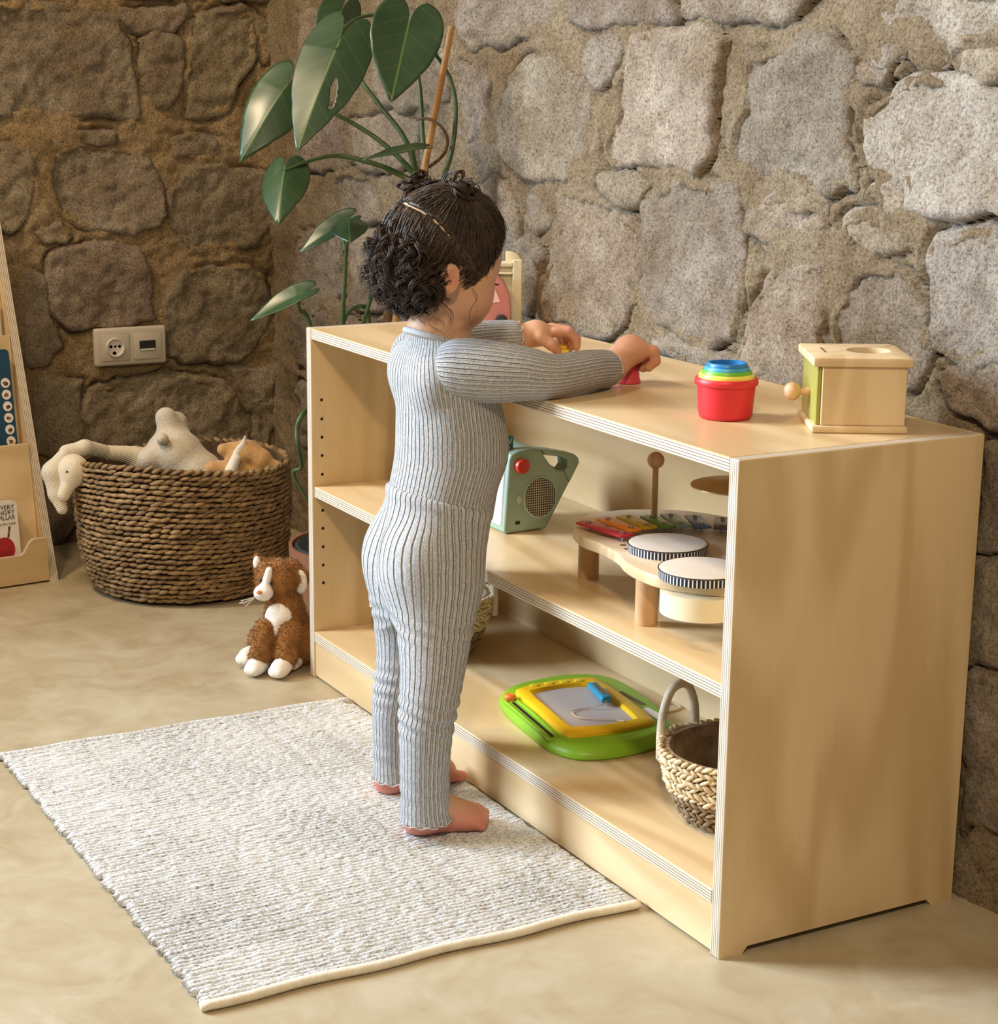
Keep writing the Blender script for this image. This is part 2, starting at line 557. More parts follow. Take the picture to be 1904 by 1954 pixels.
# ------------------------------------------------------------------ measured outlines (metres)
STONES_LEFT = [
 [(-0.295,1.130),(-0.199,1.137),(-0.081,1.130),(0.007,1.123),(0.056,1.109),(0.061,1.070),(0.065,1.019),(0.076,0.972),(0.090,0.928),(0.087,0.910),(0.049,0.912),(-0.050,0.916),(-0.131,0.913),(-0.307,0.907)],
 [(0.059,1.124),(0.132,1.132),(0.191,1.131),(0.202,1.118),(0.165,1.089),(0.089,1.088),(0.066,1.105)],
 [(0.096,1.070),(0.131,1.085),(0.164,1.081),(0.185,1.060),(0.190,0.992),(0.173,0.952),(0.151,0.928),(0.126,0.932),(0.093,0.980),(0.089,1.031)],
 [(0.201,1.100),(0.234,1.128),(0.295,1.138),(0.352,1.127),(0.353,1.034),(0.305,0.985),(0.286,0.928),(0.237,0.908),(0.198,0.916),(0.196,0.992)],
 [(-0.106,0.834),(-0.019,0.857),(0.072,0.846),(0.109,0.820),(0.133,0.767),(0.135,0.714),(0.118,0.681),(0.066,0.666),(-0.026,0.675),(-0.099,0.711),(-0.117,0.775)],
 [(0.148,0.750),(0.199,0.794),(0.288,0.803),(0.352,0.792),(0.395,0.787),(0.394,0.703),(0.351,0.624),(0.279,0.622),(0.195,0.629),(0.148,0.668)],
 [(-0.291,0.844),(-0.154,0.848),(-0.140,0.803),(-0.143,0.756),(-0.164,0.705),(-0.198,0.680),(-0.300,0.686)],
 [(-0.145,0.677),(-0.088,0.681),(-0.073,0.663),(-0.090,0.645),(-0.134,0.657)],
 [(-0.115,0.624),(-0.040,0.645),(0.073,0.633),(0.096,0.595),(0.091,0.504),(0.105,0.478),(0.059,0.468),(-0.026,0.469),(-0.077,0.461),(-0.108,0.506),(-0.124,0.564)],
 [(0.180,0.584),(0.238,0.594),(0.328,0.578),(0.373,0.555),(0.376,0.468),(0.343,0.405),(0.301,0.377),(0.210,0.379),(0.137,0.392),(0.137,0.460),(0.130,0.519)],
 [(-0.141,0.872),(-0.092,0.868),(-0.051,0.879),(0.031,0.877),(0.031,0.863),(-0.032,0.855),(-0.129,0.860)],
 [(0.158,0.868),(0.223,0.876),(0.271,0.857),(0.266,0.814),(0.204,0.810),(0.159,0.831)],
 [(-0.041,0.337),(0.047,0.354),(0.142,0.358),(0.263,0.333),(0.324,0.242),(0.314,0.140),(0.099,0.136),(-0.019,0.171),(-0.061,0.272)],
 [(-0.157,0.359),(-0.069,0.359),(-0.066,0.215),(-0.111,0.179),(-0.161,0.201)],
 [(-0.177,0.592),(-0.128,0.574),(-0.120,0.502),(-0.109,0.434),(-0.136,0.386),(-0.180,0.394)],
 [(-0.180,0.168),(-0.100,0.172),(-0.094,0.044),(-0.118,0.004),(-0.187,0.012)],
 [(0.276,0.364),(0.376,0.352),(0.385,0.249),(0.347,0.143),(0.332,0.157),(0.336,0.253)],
 [(0.258,1.131),(0.330,1.144),(0.389,1.101),(0.376,1.024),(0.364,1.046),(0.353,1.131)],
]
STONES_BACK = [
 [(-0.192,1.022),(-0.108,1.025),(-0.087,1.000),(-0.092,0.910),(-0.161,0.895),(-0.190,0.907)],
 [(-0.000,1.007),(0.056,1.038),(0.154,1.041),(0.237,1.009),(0.264,0.963),(0.253,0.893),(0.185,0.846),(0.049,0.842),(-0.010,0.882),(-0.019,0.957)],
 [(-0.208,1.154),(0.109,1.144),(0.140,1.108),(0.104,1.085),(0.017,1.068),(-0.081,1.057),(-0.185,1.062)],
 [(0.252,1.058),(0.329,1.067),(0.346,1.046),(0.326,1.010),(0.283,0.996),(0.247,1.015)],
 [(0.174,1.142),(0.464,1.134),(0.481,1.091),(0.416,1.091),(0.338,1.085),(0.257,1.078),(0.185,1.093)],
 [(0.367,1.067),(0.459,1.081),(0.567,1.072),(0.609,1.057),(0.604,1.000),(0.594,0.956),(0.584,0.897),(0.567,0.868),(0.512,0.877),(0.428,0.880),(0.324,0.872),(0.297,0.892),(0.320,0.965),(0.340,1.020)],
 [(0.497,1.139),(0.824,1.129),(0.772,1.090),(0.642,1.087),(0.553,1.091),(0.496,1.103)],
 [(0.662,1.037),(0.750,1.054),(0.839,1.059),(0.897,1.037),(0.891,1.004),(0.882,0.970),(0.898,0.915),(0.911,0.869),(0.855,0.860),(0.779,0.867),(0.738,0.881),(0.636,0.879),(0.615,0.915),(0.648,0.965),(0.653,1.013)],
 [(0.409,0.826),(0.513,0.855),(0.645,0.852),(0.670,0.806),(0.680,0.740),(0.675,0.695),(0.652,0.647),(0.582,0.625),(0.498,0.634),(0.433,0.650),(0.405,0.697),(0.419,0.771)],
 [(0.150,0.825),(0.267,0.824),(0.379,0.798),(0.412,0.772),(0.405,0.705),(0.365,0.637),(0.306,0.596),(0.230,0.605),(0.108,0.603),(0.093,0.649),(0.134,0.703),(0.139,0.781)],
 [(0.295,0.848),(0.355,0.860),(0.414,0.846),(0.410,0.822),(0.351,0.815),(0.298,0.828)],
 [(0.037,0.809),(0.114,0.807),(0.127,0.771),(0.090,0.751),(0.048,0.768)],
 [(0.684,0.825),(0.743,0.851),(0.847,0.847),(0.851,0.819),(0.782,0.807),(0.736,0.791),(0.683,0.799)],
 [(0.725,0.784),(0.803,0.801),(0.868,0.808),(0.881,0.791),(0.843,0.778),(0.747,0.769)],
 [(0.894,0.830),(0.963,0.840),(1.007,0.822),(1.019,0.803),(0.976,0.794),(0.916,0.784),(0.893,0.801)],
 [(0.739,0.740),(0.844,0.768),(0.870,0.759),(0.855,0.680),(0.845,0.637),(0.831,0.590),(0.718,0.591),(0.667,0.613),(0.702,0.677)],
 [(0.900,0.756),(0.956,0.773),(1.020,0.770),(1.047,0.746),(1.067,0.707),(1.080,0.675),(1.049,0.632),(1.025,0.628),(0.875,0.612),(0.882,0.698)],
 [(1.065,0.815),(1.133,0.834),(1.184,0.841),(1.241,0.845),(1.257,0.694),(1.200,0.686),(1.134,0.665),(1.089,0.682),(1.069,0.734),(1.058,0.780)],
 [(0.931,0.966),(0.983,0.997),(1.031,1.012),(1.078,1.010),(1.168,0.997),(1.226,0.993),(1.238,0.875),(1.182,0.866),(1.131,0.856),(1.094,0.843),(1.047,0.840),(1.017,0.850),(1.010,0.879),(0.980,0.888),(0.946,0.892),(0.937,0.900),(0.924,0.938)],
 [(0.947,0.870),(0.976,0.886),(1.006,0.879),(1.013,0.852),(0.984,0.847),(0.961,0.860)],
 [(0.942,1.090),(0.989,1.116),(1.178,1.110),(1.183,1.071),(1.094,1.046),(1.075,1.044),(1.065,1.062),(1.013,1.071),(0.951,1.079)],
 [(1.007,1.052),(1.050,1.054),(1.056,1.029),(1.022,1.023),(1.004,1.031)],
 [(0.920,1.042),(0.962,1.049),(0.994,1.037),(0.956,1.025),(0.925,1.029)],
 [(0.911,1.018),(0.960,1.019),(0.949,1.006),(0.915,1.004)],
 [(1.106,1.037),(1.164,1.043),(1.187,1.027),(1.127,1.010),(1.103,1.019)],
 [(0.449,0.615),(0.582,0.621),(0.661,0.610),(0.675,0.593),(0.584,0.592),(0.479,0.595)],
 [(1.100,0.650),(1.153,0.671),(1.248,0.686),(1.254,0.631),(1.204,0.609),(1.112,0.621)],
 [(1.179,0.580),(1.279,0.598),(1.292,0.475),(1.176,0.455)],
 [(1.178,0.441),(1.294,0.457),(1.307,0.328),(1.178,0.304)],
 [(1.180,0.288),(1.309,0.313),(1.326,0.153),(1.185,0.080)],
 [(-0.739,0.800),(-0.562,0.817),(-0.524,0.725),(-0.689,0.701)],
 [(-0.655,0.908),(-0.466,0.933),(-0.365,0.916),(-0.376,0.834),(-0.586,0.822)],
 [(-0.156,0.889),(-0.031,0.885),(-0.008,0.839),(-0.116,0.831)],
 [(-0.920,1.120),(-0.758,1.128),(-0.708,1.056),(-0.815,0.940),(-0.937,0.949)],
 [(-0.559,1.084),(-0.376,1.111),(-0.239,1.081),(-0.232,0.962),(-0.421,0.934),(-0.548,0.976)],
 [(-0.935,0.673),(-0.715,0.690),(-0.691,0.564),(-0.855,0.501),(-0.963,0.535)],
 [(-0.650,0.695),(-0.527,0.695),(-0.516,0.551),(-0.645,0.537)],
 [(-0.115,0.820),(-0.002,0.826),(0.036,0.767),(0.020,0.676),(-0.064,0.686)],
 [(-0.008,0.718),(0.082,0.744),(0.118,0.703),(0.077,0.619),(0.013,0.612)],
 [(0.515,0.590),(0.584,0.588),(0.663,0.580),(0.599,0.567)],
 [(-0.970,0.915),(-0.710,0.937),(-0.674,0.819),(-0.931,0.796)],
]
LEAVES = [  # attach point, tip point, blade width
 ((-0.110,0.107,1.045),(-0.069,0.017,0.880),0.120),
 ((-0.215,0.055,0.977),(-0.207,-0.031,0.856),0.105),
 ((-0.270,0.190,1.112),(-0.235,0.126,1.025),0.073),
 ((-0.041,0.207,1.082),(0.008,0.152,0.961),0.119),
 ((-0.129,0.019,0.846),(-0.058,-0.022,0.761),0.082),
 ((-0.032,0.212,0.885),(-0.032,0.120,0.868),0.017),
 ((-0.194,0.152,0.751),(-0.219,0.082,0.699),0.031),
 ((-0.132,0.139,0.756),(-0.087,0.121,0.726),0.063),
 ((-0.112,0.034,0.640),(-0.143,-0.042,0.595),0.032),
]
PETIOLES = [
 [(-0.110,0.107,1.045),(-0.168,0.148,1.080),(-0.194,0.194,1.101),(-0.195,0.235,1.102),(-0.169,0.267,1.069),(-0.132,0.274,0.990),(-0.101,0.265,0.903),(-0.086,0.264,0.841),(-0.083,0.250,0.761)],
 [(-0.215,0.055,0.977),(-0.202,0.108,0.953),(-0.171,0.153,0.929),(-0.138,0.197,0.897),(-0.105,0.236,0.854),(-0.087,0.252,0.823)],
 [(-0.270,0.190,1.112),(-0.243,0.196,1.024),(-0.188,0.221,0.958),(-0.135,0.246,0.900),(-0.102,0.255,0.840)],
 [(-0.041,0.207,1.082),(-0.101,0.259,1.064),(-0.098,0.293,1.034),(-0.077,0.309,0.991),(-0.064,0.310,0.943),(-0.054,0.298,0.882),(-0.068,0.288,0.828),(-0.070,0.269,0.753)],
 [(-0.129,0.019,0.846),(-0.135,0.056,0.858),(-0.140,0.094,0.867),(-0.144,0.130,0.869),(-0.120,0.169,0.860),(-0.109,0.203,0.848),(-0.095,0.241,0.828)],
 [(-0.032,0.212,0.885),(-0.063,0.230,0.865),(-0.091,0.249,0.832)],
 [(-0.132,0.139,0.756),(-0.144,0.140,0.715),(-0.151,0.139,0.651),(-0.155,0.137,0.577),(-0.173,0.150,0.405)],
 [(-0.194,0.152,0.751),(-0.152,0.142,0.705)],
 [(-0.112,0.034,0.640),(-0.142,0.050,0.610),(-0.165,0.079,0.579),(-0.186,0.125,0.405)],
 [(-0.198,0.058,0.309),(-0.176,0.064,0.326),(-0.150,0.047,0.370),(-0.157,0.048,0.397),(-0.158,0.057,0.420),(-0.173,0.079,0.434)],
 [(-0.156,0.139,0.581),(-0.155,0.151,0.602),(-0.146,0.169,0.609),(-0.156,0.186,0.593),(-0.154,0.187,0.500)],
 [(-0.154,0.173,0.557),(-0.140,0.174,0.595),(-0.142,0.184,0.622),(-0.125,0.182,0.642)],
]
AERIAL_ROOT = [(-0.094,0.250,0.931),(-0.067,0.257,0.933),(-0.046,0.269,0.924),(-0.045,0.283,0.904),(-0.059,0.289,0.882),(-0.079,0.287,0.865),(-0.103,0.279,0.851)]
STAKE = [(-0.043,0.290,1.086),(-0.083,0.258,0.841)]

# ------------------------------------------------------------------ room: floor and rubble stone walls


def floor_mat():
    m, nt, b = base_mat('polished_concrete', 0.42, 0.42)
    tc = nd(nt, 'TexCoord').outputs['Object']
    n1 = nd(nt, 'TexNoise', {'Vector': tc, 'Scale': 2.6, 'Detail': 5.0, 'Roughness': 0.6, 'Distortion': 0.8})
    n2 = nd(nt, 'TexNoise', {'Vector': tc, 'Scale': 9.0, 'Detail': 6.0, 'Roughness': 0.65, 'Distortion': 1.2})
    mx = nd(nt, 'Math', {0: n2.outputs[0], 1: 0.5, 2: 0.0}, operation='MULTIPLY_ADD')
    ad = nd(nt, 'Math', {0: n1.outputs[0], 1: 0.5, 2: mx.outputs[0]}, operation='MULTIPLY_ADD')
    c = ramp(nt, ad.outputs[0], [(0.36, (0.34, 0.265, 0.16)), (0.5, (0.425, 0.35, 0.23)), (0.64, (0.495, 0.43, 0.31))])
    nt.links.new(c, b.inputs['Base Color'])
    rr = nd(nt, 'MapRange', {'Value': n2.outputs[0], 'To Min': 0.32, 'To Max': 0.52})
    nt.links.new(rr.outputs[0], b.inputs['Roughness'])
    n3 = nd(nt, 'TexNoise', {'Vector': tc, 'Scale': 40.0, 'Detail': 3.0})
    bp = nd(nt, 'Bump', {'Height': n3.outputs[0], 'Strength': 0.06, 'Distance': 0.002})
    nt.links.new(bp.outputs[0], b.inputs['Normal'])
    return m


def stone_mat(name, mortar=False):
    m, nt, b = base_mat(name, 0.92, 0.15)
    geo = nd(nt, 'NewGeometry').outputs['Position']
    oi = nd(nt, 'ObjectInfo')
    n1 = nd(nt, 'TexNoise', {'Vector': geo, 'Scale': 9.0, 'Detail': 6.0, 'Roughness': 0.65})
    n2 = nd(nt, 'TexNoise', {'Vector': geo, 'Scale': 210.0, 'Detail': 5.0, 'Roughness': 0.8})
    n3 = nd(nt, 'TexNoise', {'Vector': geo, 'Scale': 48.0, 'Detail': 6.0, 'Roughness': 0.75})
    if mortar:
        c1 = ramp(nt, n1.outputs[0], [(0.3, (0.28, 0.205, 0.125)), (0.5, (0.385, 0.30, 0.195)), (0.7, (0.49, 0.41, 0.30))])
    else:
        c1 = ramp(nt, n1.outputs[0], [(0.3, (0.30, 0.235, 0.165)), (0.42, (0.315, 0.265, 0.215)), (0.56, (0.41, 0.36, 0.305)), (0.72, (0.53, 0.49, 0.44))])
    spk = ramp(nt, n2.outputs[0], [(0.36, (0.42, 0.40, 0.38)), (0.48, (0.96, 0.96, 0.96)), (0.64, (1.36, 1.35, 1.34))])
    mu = nd(nt, 'Mix', data_type='RGBA', blend_type='MULTIPLY')
    mu.inputs[0].default_value = 1.0
    nt.links.new(c1, mu.inputs[6]); nt.links.new(spk, mu.inputs[7])
    mu2 = nd(nt, 'Mix', data_type='RGBA', blend_type='MULTIPLY'); mu2.inputs[0].default_value = 1.0
    nt.links.new(mu.outputs[2], mu2.inputs[6]); nt.links.new(oi.outputs['Color'], mu2.inputs[7])
    nt.links.new(mu2.outputs[2], b.inputs['Base Color'])
    h = nd(nt, 'Math', {0: n3.outputs[0], 1: 2.2, 2: n2.outputs[0]}, operation='MULTIPLY_ADD')
    bp = nd(nt, 'Bump', {'Height': h.outputs[0], 'Strength': 1.0, 'Distance': 0.0075 if mortar else 0.0055})
    nt.links.new(bp.outputs[0], b.inputs['Normal'])
    return m


MAT['floor'] = floor_mat()
MAT['stone'] = stone_mat('rough_stone')
MAT['mortar'] = stone_mat('sandy_lime_mortar', True)

bm = bmesh.new()
bx(bm, -1.35, 4.6, -4.6, 0.62, -0.05, 0.0)
fl = from_bm('floor', bm, 'floor', smooth=False)
tag(fl, 'polished beige concrete floor with cloudy trowel marks', kind='structure')


def poly_sd(P, x, y):
    """signed distance to polygon, positive inside"""
    P = np.asarray(P); d = np.full(x.shape, 1e9); ins = np.zeros(x.shape, bool)
    for i in range(len(P)):
        a = P[i]; b = P[(i + 1) % len(P)]; e = b - a
        wx = x - a[0]; wy = y - a[1]
        t = np.clip((wx * e[0] + wy * e[1]) / (e @ e + 1e-12), 0, 1)
        d = np.minimum(d, (wx - t * e[0]) ** 2 + (wy - t * e[1]) ** 2)
        c1 = (a[1] > y) != (b[1] > y)
        xx = a[0] + (y - a[1]) / (e[1] if abs(e[1]) > 1e-9 else 1e-9) * e[0]
        ins ^= c1 & (x < xx)
    return np.sqrt(d) * np.where(ins, 1, -1)


def grid_mesh(name, U, Vv, H, keep, to3, mats, parent=None, origin=None):
    nu, nv = U.shape
    idx = np.full(U.shape, -1, np.int64)
    cellk = keep[:-1, :-1] & keep[1:, :-1] & keep[:-1, 1:] & keep[1:, 1:]
    used = np.zeros(U.shape, bool)
    used[:-1, :-1] |= cellk; used[1:, :-1] |= cellk; used[:-1, 1:] |= cellk; used[1:, 1:] |= cellk
    idx[used] = np.arange(used.sum())
    V = to3(U[used], Vv[used], H[used])
    ci, cj = np.nonzero(cellk)
    F = np.stack([idx[ci, cj], idx[ci + 1, cj], idx[ci + 1, cj + 1], idx[ci, cj + 1]], 1)
    if origin is None: origin = V.mean(0)
    # outward orientation
    a, b, c = V[F[0, 0]], V[F[0, 1]], V[F[0, 2]]
    n = np.cross(b - a, c - b)
    o3 = to3(np.array([0.0]), np.array([0.0]), np.array([1.0]))[0] - to3(np.array([0.0]), np.array([0.0]), np.array([0.0]))[0]
    if n @ o3 < 0: F = F[:, ::-1]
    o = from_arrays(name, V - origin, F.tolist(), mats, parent)
    o.location = origin
    return o


def rubble_wall(name, label, u0, u1, v1, to3, polys, seed, tints, hmax, visible):
    """mortar bed as relief plus one object per stone, all real height"""
    res = 0.0055
    us = np.arange(u0, u1, res); vs = np.arange(-0.01, v1, res)
    U, Vv = np.meshgrid(us, vs, indexing='ij')
    wob = lambda x, y: (x + 0.016 * fbm(x * 20, y * 20, seed + 5, 4), y + 0.016 * fbm(x * 20, y * 20, seed + 9, 4))
    WU, WV = wob(U, Vv)
    # fill the rest of the wall with coursed random stones
    rng = random.Random(seed)
    extra = []
    v = 0.02
    while v < v1 - 0.08:
        hh = rng.uniform(0.13, 0.2); u = u0 + rng.uniform(-0.1, 0)
        while u < u1 - 0.05:
            w = rng.uniform(0.14, 0.3)
            cx, cy = u + w / 2, v + hh / 2
            if not visible(cx, cy, w, hh):
                k = 9; q = []
                for i in range(k):
                    a = 2 * math.pi * i / k + rng.uniform(-.15, .15)
                    sx = (w / 2 - 0.014) / max(abs(math.cos(a)), abs(math.sin(a)) * .8, .7); sy = (hh / 2 - 0.012) / max(abs(math.sin(a)), abs(math.cos(a)) * .8, .7)
                    q.append((cx + sx * math.cos(a) * rng.uniform(.92, 1.05), cy + sy * math.sin(a) * rng.uniform(.92, 1.05)))
                extra.append(q)
            u += w + 0.012
        v += hh + 0.012
    allp = [(p, True) for p in polys] + [(p, False) for p in extra]
    M = 0.0035 + 0.013 * fbm(U * 7, Vv * 7, seed, 3) + 0.008 * fbm(U * 30, Vv * 30, seed + 3, 3) + 0.004 * fbm(U * 90, Vv * 90, seed + 4, 2)
    near = np.full(U.shape, -1.0)
    stones = []
    for si, (p, traced) in enumerate(allp):
        P = np.asarray(p); lo = P.min(0) - 0.04; hi = P.max(0) + 0.04
        i0, i1 = np.searchsorted(us, [lo[0], hi[0]]); j0, j1 = np.searchsorted(vs, [lo[1], hi[1]])
        if i1 - i0 < 4 or j1 - j0 < 4: continue
        s = (slice(i0, i1), slice(j0, j1))
        d = poly_sd(P, WU[s], WV[s]) + 0.005
        near[s] = np.maximum(near[s], d)
        size = math.sqrt(abs(np.prod(P.max(0) - P.min(0))))
        pr = rng.uniform(0.25, 0.75) * hmax * (1.0 if size > 0.07 else 0.8)
        edge = 0.0115 if size > 0.07 else 0.008
        t = np.clip((d + 0.004) / edge, 0, 1); prof = np.sqrt(np.clip(1 - (1 - t) ** 2, 0, 1))
        tx, ty = rng.uniform(-.05, .05), rng.uniform(-.05, .05)
        c = P.mean(0)
        rel = 0.013 * fbm(U[s] * 14, Vv[s] * 14, seed + 31 * si, 3) + 0.008 * fbm(U[s] * 48, Vv[s] * 48, seed + 7 * si, 4)
        H = -0.014 + (0.014 + pr) * prof + (tx * (U[s] - c[0]) + ty * (Vv[s] - c[1])) * prof + rel * np.clip(t, 0.2, 1)
        H = np.where(d < -0.004, -0.02, H)
        H = np.minimum(H, hmax + 0.004)
        stones.append((si, s, H, d > -0.009, size))
    # joints: rake the mortar back along the stone edges in irregular cracks
    crack = np.exp(-((near + 0.003) / 0.004) ** 2) * np.clip(2.4 * fbm(U * 9, Vv * 9, seed + 50, 2) + 0.35, 0, 1)
    Hm = np.clip(M - 0.022 * crack, -0.03, hmax)
    Hm = np.where(near > 0.018, np.minimum(Hm, -0.012), Hm)
    w = grid_mesh(name, U, Vv, Hm, np.ones(U.shape, bool), to3, 'mortar', origin=np.zeros(3))
    tag(w, label, kind='structure')
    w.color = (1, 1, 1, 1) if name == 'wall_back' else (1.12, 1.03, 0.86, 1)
    for si, s, H, keep, size in stones:
        if keep.sum() < 30: continue
        o = grid_mesh('stone', U[s], Vv[s], H, keep, to3, 'stone', parent=w)
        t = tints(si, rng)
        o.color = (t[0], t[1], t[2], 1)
    return w


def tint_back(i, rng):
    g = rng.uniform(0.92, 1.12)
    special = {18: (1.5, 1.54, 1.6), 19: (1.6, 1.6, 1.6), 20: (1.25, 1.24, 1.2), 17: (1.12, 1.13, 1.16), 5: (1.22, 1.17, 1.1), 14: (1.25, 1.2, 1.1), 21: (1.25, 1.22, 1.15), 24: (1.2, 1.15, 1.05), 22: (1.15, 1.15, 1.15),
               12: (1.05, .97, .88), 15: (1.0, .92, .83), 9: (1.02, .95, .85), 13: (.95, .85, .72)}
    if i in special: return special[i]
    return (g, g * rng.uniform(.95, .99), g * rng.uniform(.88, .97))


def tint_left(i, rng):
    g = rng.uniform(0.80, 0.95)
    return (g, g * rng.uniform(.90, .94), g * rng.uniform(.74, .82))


YB, XL = 0.388, -1.085
behind = lambda x, z: (-1.05 < x < 1.2 and z < 1.2) or (x < 1.32 and z < 1.18)
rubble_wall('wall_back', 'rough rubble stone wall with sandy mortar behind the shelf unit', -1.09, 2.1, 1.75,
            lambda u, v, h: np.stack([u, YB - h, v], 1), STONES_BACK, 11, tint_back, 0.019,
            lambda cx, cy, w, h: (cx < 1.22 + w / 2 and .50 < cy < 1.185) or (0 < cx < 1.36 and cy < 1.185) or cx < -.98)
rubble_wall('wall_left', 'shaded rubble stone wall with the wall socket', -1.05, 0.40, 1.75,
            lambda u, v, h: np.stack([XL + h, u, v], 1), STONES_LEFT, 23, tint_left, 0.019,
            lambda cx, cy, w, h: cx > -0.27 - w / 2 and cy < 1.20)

# ------------------------------------------------------------------ shelf unit
W_, D_, H_, T_ = 1.202, 0.36, 0.60, 0.018
unit = thing('shelf_unit', 'low birch plywood shelf unit with two open shelves against the stone wall', 'shelf unit')


def side_panel(x0):
    # outline in (y, z) with a shallow foot cut-out, extruded along x
    out = [(0, 0), (0.034, 0), (0.042, 0.009), (D_ - 0.042, 0.009), (D_ - 0.034, 0), (D_, 0), (D_, H_), (0, H_)]
    bm = prism_bm(out, 0, T_)
    bmesh.ops.transform(bm, matrix=Matrix(((0, 0, 1, x0), (1, 0, 0, 0), (0, 1, 0, 0), (0, 0, 0, 1))), verts=bm.verts)
    es = [e for e in bm.edges if abs(e.verts[0].co.z - H_) < 1e-4 and abs(e.verts[1].co.z - H_) < 1e-4 or (abs(e.verts[0].co.y) < 1e-4 and abs(e.verts[1].co.y) < 1e-4)]
    bmesh.ops.bevel(bm, geom=es, offset=0.0025, segments=2, affect='EDGES', profile=0.5)
    bmesh.ops.recalc_face_normals(bm, faces=bm.faces)
    ply_finish(bm, 0)
    return from_bm('side_panel', bm, ['ply_z', 'ply_e'], unit, smooth=False)


left_panel = side_panel(0.0)
side_panel(W_ - T_)
board('top_panel', (T_ + .0004, W_ - T_ - .0004, 0.0012, D_, H_ - T_, H_ - 0.0003), 2, 'ply_x', unit)
board('middle_shelf', (T_ + .0006, W_ - T_ - .0006, 0.004, D_ - 0.02, 0.316, 0.334), 2, 'ply_x', unit)
board('bottom_shelf', (T_ + .0006, W_ - T_ - .0006, 0.0006, D_ - 0.02, 0.064, 0.082), 2, 'ply_x', unit)
board('kick_board', (T_ + .0006, W_ - T_ - .0006, 0.003, 0.021, 0.003, 0.0635), 1, 'ply_x', unit)
board('back_panel', (T_ + .0006, W_ - T_ - .0006, D_ - 0.0195, D_ - 0.0095, 0.012, H_ - T_ - .0004), 1, 'ply_x', unit)
hole = None
for z in (0.480, 0.448, 0.417, 0.386, 0.354, 0.292, 0.261, 0.229, 0.197, 0.166):
    if hole is None:
        V, F = lathe_arrays([(0.0, 0.0), (0.0026, 0.0)], 14)
        V = [(v[2] + T_ + 0.0003, v[0], v[1]) for v in V]
        hole = from_arrays('pin_hole', V, F, 'dark', left_panel)
        hp = hole
    else:
        hp = hole.copy(); COL.objects.link(hp); hp.parent = left_panel
    hp.location = (0, 0.019, z)

# ------------------------------------------------------------------ woven rug


def rug_mat():
    m, nt, b = base_mat('melange_cotton_cord', 0.95, 0.1)
    b.inputs['Sheen Weight'].default_value = 0.15
    geo = nd(nt, 'NewGeometry').outputs['Position']
    mp = nd(nt, 'Mapping', {'Vector': geo, 'Scale': (170, 60, 60)})
    n1 = nd(nt, 'TexNoise', {'Vector': mp.outputs[0], 'Scale': 3.4, 'Detail': 4.0, 'Roughness': 0.65})
    n2 = nd(nt, 'TexNoise', {'Vector': geo, 'Scale': 5.0, 'Detail': 2.0})
    ad = nd(nt, 'Math', {0: n2.outputs[0], 1: 0.22, 2: n1.outputs[0]}, operation='MULTIPLY_ADD')
    c = ramp(nt, ad.outputs[0], [(0.44, (0.18, 0.185, 0.20)), (0.56, (0.51, 0.52, 0.53)), (0.70, (0.74, 0.75, 0.755))])
    nt.links.new(c, b.inputs['Base Color'])
    n3 = nd(nt, 'TexNoise', {'Vector': geo, 'Scale': 420.0, 'Detail': 2.0})
    bp = nd(nt, 'Bump', {'Height': n3.outputs[0], 'Strength': 0.7, 'Distance': 0.0015})
    nt.links.new(bp.outputs[0], b.inputs['Normal'])
    return m


MAT['rug'] = rug_mat()
MAT['rug_hem'] = noisy('cream_cotton_tape', (0.80, 0.75, 0.64), (0.70, 0.64, 0.53), scale=60, rough=0.95, spec=0.1, bump=0.6, bscale=300, bdist=0.001)
RX0, RX1, RY0, RY1 = 0.168, 1.034, -0.575, -0.004
rug = thing('rug', 'cream and grey flat-woven rug on the floor in front of the shelf unit', 'rug', (RX0, RY0, 0.0))
pitch = 0.0088
L_ = RY1 - RY0
row_meshes = []
for k in range(5):
    n = 150; V = []; F = []
    ys = np.linspace(0.0, L_, n)
    wig = 0.0012 * fbm(ys * 60 + 17 * k, ys * 0 + k, 3 + k, 2)
    lump = 1 + 0.35 * fbm(ys * 95 + 5 * k, ys * 0 + 2 * k, 13 + k, 3)
    ang = np.linspace(-0.12 * math.pi, 1.12 * math.pi, 7)
    for i in range(n):
        e = min(1.0, min(i, n - 1 - i) / 1.5 + 0.45)
        for a in ang:
            V.append((wig[i] + 0.0052 * e * lump[i] * math.cos(a), ys[i], 0.004 + 0.0058 * e * lump[i] * math.sin(a)))
    for i in range(n - 1):
        for j in range(6):
            F.append((i * 7 + j, (i + 1) * 7 + j, (i + 1) * 7 + j + 1, i * 7 + j + 1))
    F.append(tuple(range(6, -1, -1))); F.append(tuple((n - 1) * 7 + j for j in range(7)))
    me = bpy.data.meshes.new('woven_row'); me.from_pydata(V, [], F); me.update()
    me.polygons.foreach_set('use_smooth', [True] * len(F)); me.materials.append(MAT['rug'])
    row_meshes.append(me)
nrow = int((RX1 - RX0) / pitch)
for i in range(nrow):
    o = bpy.data.objects.new('woven_row', row_meshes[random.randrange(5)]); COL.objects.link(o); o.parent = rug
    c = max(0.0, 0.03 - i * pitch) / 0.03
    y1 = L_ - 0.02 * c * c + random.uniform(-.003, .0015)
    y0 = random.uniform(-.004, .004)
    o.location = ((i + 0.5) * pitch, y0, random.uniform(0, 0.0008)); o.scale = (1, (y1 - y0) / L_, 1)
